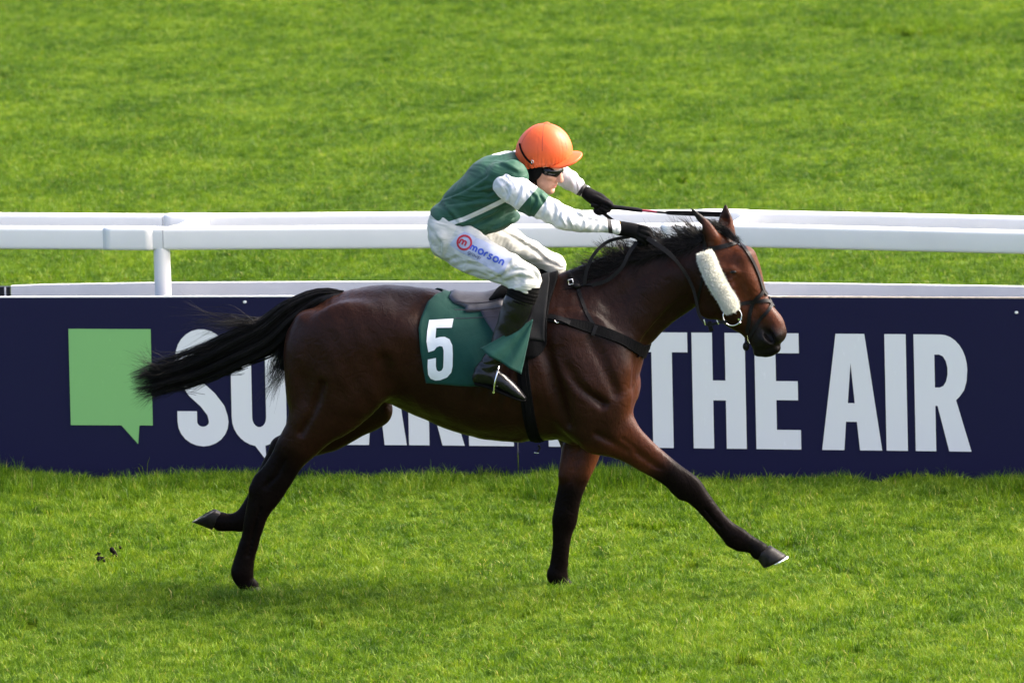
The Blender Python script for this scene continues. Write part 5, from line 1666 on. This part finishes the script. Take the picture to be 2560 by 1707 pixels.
g2 = glove([(1470, 485, 15, .026, Yf + .012), (1484, 494, 18, .026, Yf + .008), (1500, 503, 19.5, .026, Yf + .004), (1512, 509, 16, .022, Yf)],
           [[(1506, 500, 7.2, .011, Yf + .016), (1522, 506, 6.8, .0105, Yf + .012), (1528, 514, 6.4, .010, Yf - .008), (1518, 518, 6.0, .010, Yf - .024), (1508, 514, 5.6, .009, Yf - .028)],
            [(1503, 509, 7.2, .011, Yf + .018), (1518, 516, 6.8, .0105, Yf + .012), (1523, 524, 6.4, .010, Yf - .008), (1513, 527, 6.0, .010, Yf - .025), (1503, 522, 5.6, .009, Yf - .029)],
            [(1497, 516, 7.0, .011, Yf + .016), (1510, 524, 6.6, .0105, Yf + .010), (1514, 531, 6.0, .010, Yf - .010), (1504, 532, 5.8, .010, Yf - .024), (1495, 527, 5.4, .009, Yf - .027)],
            [(1489, 518, 6.2, .010, Yf + .012), (1499, 527, 5.8, .0095, Yf + .006), (1502, 533, 5.4, .009, Yf - .010), (1494, 533, 5.0, .009, Yf - .022), (1487, 528, 4.8, .008, Yf - .024)],
            [(1484, 494, 8.0, .012, Yf - .012), (1500, 500, 7.4, .0115, Yf - .026), (1516, 507, 6.8, .011, Yf - .030), (1527, 513, 6.0, .010, Yf - .026)]],
           [(1464, 480, 14.5, .028, Yf + .016), (1474, 488, 15, .026, Yf + .012)], .09, .27, (1445, 455, 1545, 555))
# --- head
HO = at(1356, 413, -.01)
yaw, pit = R(20), R(19)
fw_ = np.array([math.cos(yaw) * math.cos(pit), -math.sin(yaw) * math.cos(pit), -math.sin(pit)])
lt_ = np.array([math.sin(yaw), math.cos(yaw), 0.0])               # towards the jockey's left (off side)
up_ = np.cross(fw_, lt_)
RM = np.stack([fw_, lt_, up_], 1)
O = np.array([*HO])
def L3(a, b_, c): return O + fw_ * a + lt_ * b_ + up_ * c
FF = Field(O - .22, O + .20, .0036)
FF.ell(L3(-.005, 0, .035), (.100, .078, .105), .02, rot=RM)
FF.ell(L3(.038, 0, -.035), (.058, .056, .080), .03, rot=RM)
FF.ell(L3(.034, 0, -.080), (.052, .050, .040), .03, rot=RM)
FF.ell(L3(.078, 0, -.104), (.017, .021, .015), .018, rot=RM)
def seg(a, b_, r0_, r1_, k=.012, n=8):
    for i in range(n):
        t = i / (n - 1)
        FF.ell(np.array(a) * (1 - t) + np.array(b_) * t, [r0_ * (1 - t) + r1_ * t] * 3, k)
seg(L3(.088, 0, .006), L3(.112, 0, -.034), .009, .0115)
FF.ell(L3(.1145, 0, -.037), (.0095, .0105, .0085), .008, rot=RM)
for sg in (1, -1):
    FF.ell(L3(.102, .0125 * sg, -.041), (.0095, .0065, .0065), .006, rot=RM)
    FF.ell(L3(.066, .040 * sg, -.022), (.022, .020, .016), .02, rot=RM)
    FF.ell(L3(.080, .030 * sg, .022), (.018, .024, .010), .014, rot=RM)
    FF.ell(L3(.108, .007 * sg, -.048), (.005, .0036, .004), .003, op='sub', rot=RM)
FF.ell(L3(.089, 0, -.064), (.010, .021, .0058), .007, rot=RM)
FF.ell(L3(.087, 0, -.076), (.010, .018, .0065), .007, rot=RM)
FF.ell(L3(.102, 0, -.0700), (.010, .026, .0016), .004, op='sub', rot=RM)
FF.ell(L3(.092, 0, -.086), (.006, .018, .004), .006, op='sub', rot=RM)
fv, fq = FF.surface()
# the rest of the body, hidden under the clothes, joined to the head at the neck
KF = box_px(1040, 300, 1640, 1030, -.46, .46, .012)
KF.F[:] = .5
shr = lambda L, s_: [(a, b_, c * s_, d * s_, e) for a, b_, c, d, e in L]
FN = Field(O - .22, O + .20, .0036)
nk0, nk1 = at(1292, 425, 0), HO
FF2 = FF
FF2.rows(crom([(nk0.x, nk0.y, nk0.z, .055, .055), ((nk0.x + O[0]) / 2, -.005, (nk0.z + O[2]) / 2, .055, .052), (O[0] - .03, O[1], O[2] - .03, .055, .052)], 5), .02)
fv, fq = FF2.surface()
fv = relax(fv, fq, 1, .35)
KF.chain(shr(torso, .8), .02, 3); KF.chain(shr(near_arm, .72), .02, 3); KF.chain(shr(far_arm, .72), .02, 3)
KF.chain([(1120, 580, 40, .13, 0), (1150, 560, 44, .14, 0)], .03, 3)
KF.chain(shr(near_leg, .68) + [(1300, 740, 26, .042, -.352), (1268, 830, 22, .034, -.352), (1222, 915, 17, .028, -.352), (1260, 958, 12, .024, -.352)], .02, 3)
KF.chain(shr(far_leg, .68) + [(1362, 690, 26, .042, .355), (1330, 778, 22, .034, .355), (1284, 863, 17, .028, .355), (1322, 906, 12, .024, .355)], .02, 3)
KF.chain([(1540, 570, 11, .018, Yh), (1592, 579, 11, .014, Yh)], .01, 3); KF.chain([(1468, 484, 10, .018, Yf), (1505, 506, 11, .014, Yf)], .01, 3)
kv, kq = KF.surface()
lipd = np.concatenate([np.linalg.norm((fv - L3(.094, 0, -.070)) / 1.0 @ RM / np.array([.022, .021, .0085]), axis=1), np.full(len(kv), 9.0)])
body = mesh('body', np.vstack([fv, kv]), np.vstack([fq, kq + len(fv)]).astype(np.int32), SKIN, jock)
fattr(body, 'lip', 1 - np.clip(lipd, 0, 1.5))
# --- helmet with a silk cap and a peak
hel = thing('helmet', '', '', (0, 0, 0))
COL.objects.unlink(hel); bpy.data.objects.remove(hel)
hc = at(1363, 378, -.01)
CF = Field(np.array(hc) - .20, np.array(hc) + .20, .0042)
hy_ = R(14)
RH_ = np.array([[math.cos(hy_), math.sin(hy_), 0], [-math.sin(hy_), math.cos(hy_), 0], [0, 0, 1.0]])
CF.ell(hc, (.134, .112, .134), .01, rot=RH_)
CF.ell(np.array(hc) + np.array([-.035, .006, -.015]), (.105, .105, .105), .03, rot=RH_)
rim = at(1372, 410, -.01)
CF.cut(lambda x, y, z: -(z - rim.z) + .10 * (x - rim.x) - .09 * np.clip(rim.x - .035 - x, 0, 1) - .10 * np.clip(x - rim.x - .05, 0, 1) + 0 * y, .012)
# gathers towards the rim and six seams
def gath(x, y, z):
    a = np.arctan2(y - hc.y, x - hc.x)
    low = np.clip(1 - (z - rim.z) / .05, 0, 1)
    seam = np.minimum(np.abs(((a + .25) / (math.pi / 3)) % 1 - .5) * -1 + .5, 1)
    sd_ = np.abs(((a + .25) / (math.pi / 3)) % 1 - .5)
    return .0020 * np.sin(a * 38 + 2 * np.sin(a * 7)) * low + .0013 * np.exp(-(sd_ / .012) ** 2)
CF.warp(gath)
CF.ell(np.array(hc) + np.array([.010, 0, .134]), (.013, .013, .006), .006)
cv, cq = CF.surface()
helm = mesh('cap', relax(cv, cq, 1, .3), cq, CAP, jock)
PK = Field(np.array(hc) - .22, np.array(hc) + .24, .0042)
pf = np.array([math.cos(yaw * .6), -math.sin(yaw * .6), 0])
pc = np.array([*at(1408, 397, -.035)])
pn = np.array([-.13, -.27, .95]); pn /= np.linalg.norm(pn)
pfx = pf - pn * pf.dot(pn); pfx /= np.linalg.norm(pfx)
ply = np.cross(pn, pfx)
PK.ell(pc, (.096, .090, .06), .004, rot=np.stack([pfx, ply, pn], 1))
def peak_sheet(x, y, z):
    h_ = (x - pc[0]) * pn[0] + (y - pc[1]) * pn[1] + (z - pc[2]) * pn[2]
    l_ = (x - pc[0]) * ply[0] + (y - pc[1]) * ply[1] + (z - pc[2]) * ply[2]
    f_ = (x - pc[0]) * pfx[0] + (y - pc[1]) * pfx[1] + (z - pc[2]) * pfx[2]
    return np.abs(h_ + 2.6 * l_ ** 2 + .10 * np.clip(f_ - .05, 0, 1) - .012) - .0062
PK.cut(peak_sheet, .003)
pv, pq = PK.surface()
pk = mesh('peak', pv, pq, CAP, None); pk.parent = helm; pk.matrix_parent_inverse = Matrix.Identity(4)
# cap strap round the back of the helmet
HLBV = bvh_of((cv, cq))
def sub_strap(name, px, w, m_, parent, bv, off=.002, thick=.003):
    P_, Nn = [], []
    for x, y in crom(np.array(px, float), 6):
        l_, n_ = hit(bv, x, y)
        if l_ is not None: P_.append(l_); Nn.append(n_)
    o_ = build_strap(name, P_, Nn, w, m_, None, thick, off)
    if o_ is not None:
        o_.parent = parent; o_.matrix_parent_inverse = Matrix.Identity(4)
    return o_
SEAM = mat('cap_seam', (0.30, 0.035, 0.012), .6, .1)
for i_ in range(6):
    az_ = .25 + i_ * math.pi / 3 + .26
    P_, Nn = [], []
    for el in np.linspace(84, 8, 16):
        d = Vector((math.cos(az_) * math.cos(R(el)), math.sin(az_) * math.cos(R(el)), math.sin(R(el))))
        l_, n_, _, _ = HLBV.ray_cast(hc + d * .3, -d)
        if l_ is not None: P_.append(l_); Nn.append(n_ if n_.dot(d) > 0 else -n_)
    o_ = build_strap('cap_seam', P_, Nn, .0026, SEAM, None, .0010, -.0002)
    if o_ is not None: o_.parent = helm; o_.matrix_parent_inverse = Matrix.Identity(4)
sub_strap('goggle_strap', [(1300, 360), (1304, 375), (1312, 390), (1322, 402), (1332, 410)], .010, SOCK, helm, HLBV)
b0 = hit(HLBV, 1331, 404)[0]
if b0 is not None:
    bk = tube('strap_buckle', [b0 + Vector((dx, -.005, dz)) for dx, dz in ((-.006, .006), (.004, .005), (.006, -.006), (-.004, -.007), (-.006, .006))], .0016, STEEL, None, 6)
    bk.parent = helm; bk.matrix_parent_inverse = Matrix.Identity(4)
# ear covers and chin harness
EC = Field(O - .20, O + .18, .004)
for sg in (1, -1):
    EC.ell(L3(.002, .068 * sg, -.010), (.036, .018, .058), .01, rot=RM)
    EC.ell(L3(-.022, .056 * sg, -.055), (.034, .022, .060), .02, rot=RM)
EC.ell(L3(-.060, 0, -.01), (.045, .068, .075), .02, rot=RM)
ev, eq = EC.surface()
ear = mesh('ear_cover', ev, eq, SOCK, jock)
FBV = bvh_of((fv, fq))
P_, Nn = [], []
for a in np.linspace(-1, 1, 25):
    q = L3(.010 + .034 * (1 - abs(a)) ** .7, -.062 * a, -.040 - .075 * math.cos(a * 1.35))
    l_, n_, _, _ = FBV.find_nearest(Vector(q))
    P_.append(l_); Nn.append(n_)
build_strap('chin_strap', P_, Nn, .010, SOCK, jock, .003, .002)
# goggles
GF = Field(O - .16, O + .18, .0030)
GF.ell(L3(.052, 0, -.001), (.055, .075, .040), .004, rot=RM)
GF.ell(L3(.112, 0, -.028), (.020, .017, .024), .008, op='sub', rot=RM)
GF.ell(L3(.045, 0, -.066), (.090, .020, .044), .012, op='sub', rot=RM)
gv, gq = GF.surface()
gog = mesh('goggles', gv, gq, LENS, jock)
# ------------------------------------------------------------------ stirrup and whip
def stirrup(px, py, y, parent, top):
    c = at(px, py, y)
    tube('stirrup_tread', [c + Vector((-.012, 0, -.012)) + Vector((0, dy, 0)) for dy in (-.048, 0, .048)], .006, STEEL, parent, 8)
    tube('stirrup_iron', [c + Vector((-.012, -.048, -.012)), c + Vector((-.006, -.052, .03)), c + Vector((.004, -.050, .07)), c + Vector((.012, -.03, .105)), c + Vector((.016, 0, .115)), c + Vector((.012, .03, .105)), c + Vector((.004, .050, .07)), c + Vector((-.006, .052, .03)), c + Vector((-.012, .048, -.012))], .0042, STEEL, parent, 8)
    t_ = at(*top)
    tube('stirrup_leather', [c + Vector((.016, .0, .115)), t_], .007, LEATHER, parent, 6)
stirrup(1243, 970, -.352, sad, (1290, 760, -.29))
stirrup(1305, 918, .355, sad, (1340, 720, .29))
wh = thing('whip', 'black riding whip with red band held in the far glove', 'whip', tuple(at(1527, 517, Yf - .008)))
REDB = mat('red_band', (.22, .012, .030), .5, .2)
Yw = Yf - .008
def whp(px, py): return at(px, py, Yw)
tube('grip', [whp(1478, 512), whp(1500, 514), whp(1527, 517), whp(1560, 521), whp(1594, 525), whp(1606, 527)], [.012, .0105, .0112, .0108, .0108, .0085], LEATHER, wh, 12)
tube('red_band', [whp(1604, 526.5), whp(1622, 528), whp(1642, 530)], [.0064, .0062, .0060], REDB, wh, 12)
tube('shaft', [whp(1641, 530), whp(1660, 531.5), whp(1690, 534), whp(1710, 535)], [.0058, .0056, .0052, .005], LEATHER, wh, 10)
V = []
for px, hw in ((1664, .006), (1672, .010), (1720, .0115), (1770, .0120), (1812, .012), (1818, .008)):
    c = whp(px, 531.5 + (px - 1664) * .035)
    V += [c + Vector((0, -.004, -hw)), c + Vector((0, -.004, hw)), c + Vector((0, .004, hw)), c + Vector((0, .004, -hw))]
mesh('flap', V, [(4 * i + j, 4 * i + (j + 1) % 4, 4 * i + 4 + (j + 1) % 4, 4 * i + 4 + j) for i in range(5) for j in range(4)] + [(3, 2, 1, 0), (20, 21, 22, 23)], LEATHER, wh, smooth=False)
# ------------------------------------------------------------------ kicked-up turf
CLOD = mat('dark_soil', (0.008, 0.006, 0.005), .95, .5, 60.0, spec=.1)
for i, (px, py, r_, lab) in enumerate(((285, 1376, .020, 'largest dark clod of kicked up soil behind the horse'), (253, 1388, .013, 'small dark clod of soil lower left of the largest clod'), (300, 1361, .007, 'tiny soil crumb just above the largest clod'), (246, 1377, .008, 'tiny soil crumb at the far left of the clods'))):
    c = ground(px, py + 8, .045)
    f = Field(np.array(c) - r_ * 2.2, np.array(c) + r_ * 2.2, r_ / 7)
    g_ = np.random.default_rng(200 + i)
    for _ in range(7):
        f.ell(np.array(c) + g_.normal(0, r_ * .5, 3) * np.array([1.2, 1, .6]), np.abs(g_.normal(.5, .15, 3)) * r_ + r_ * .15, r_ * .2)
    w_ = vnoise(300 + i, 2.5 / r_)
    f.warp(lambda x, y, z: r_ * .12 * w_(x, y, z), r_)
    v, q = f.surface()
    tag(mesh('soil_clod', v, q, CLOD), lab, 'soil clod', 'clods of soil kicked out of the turf')
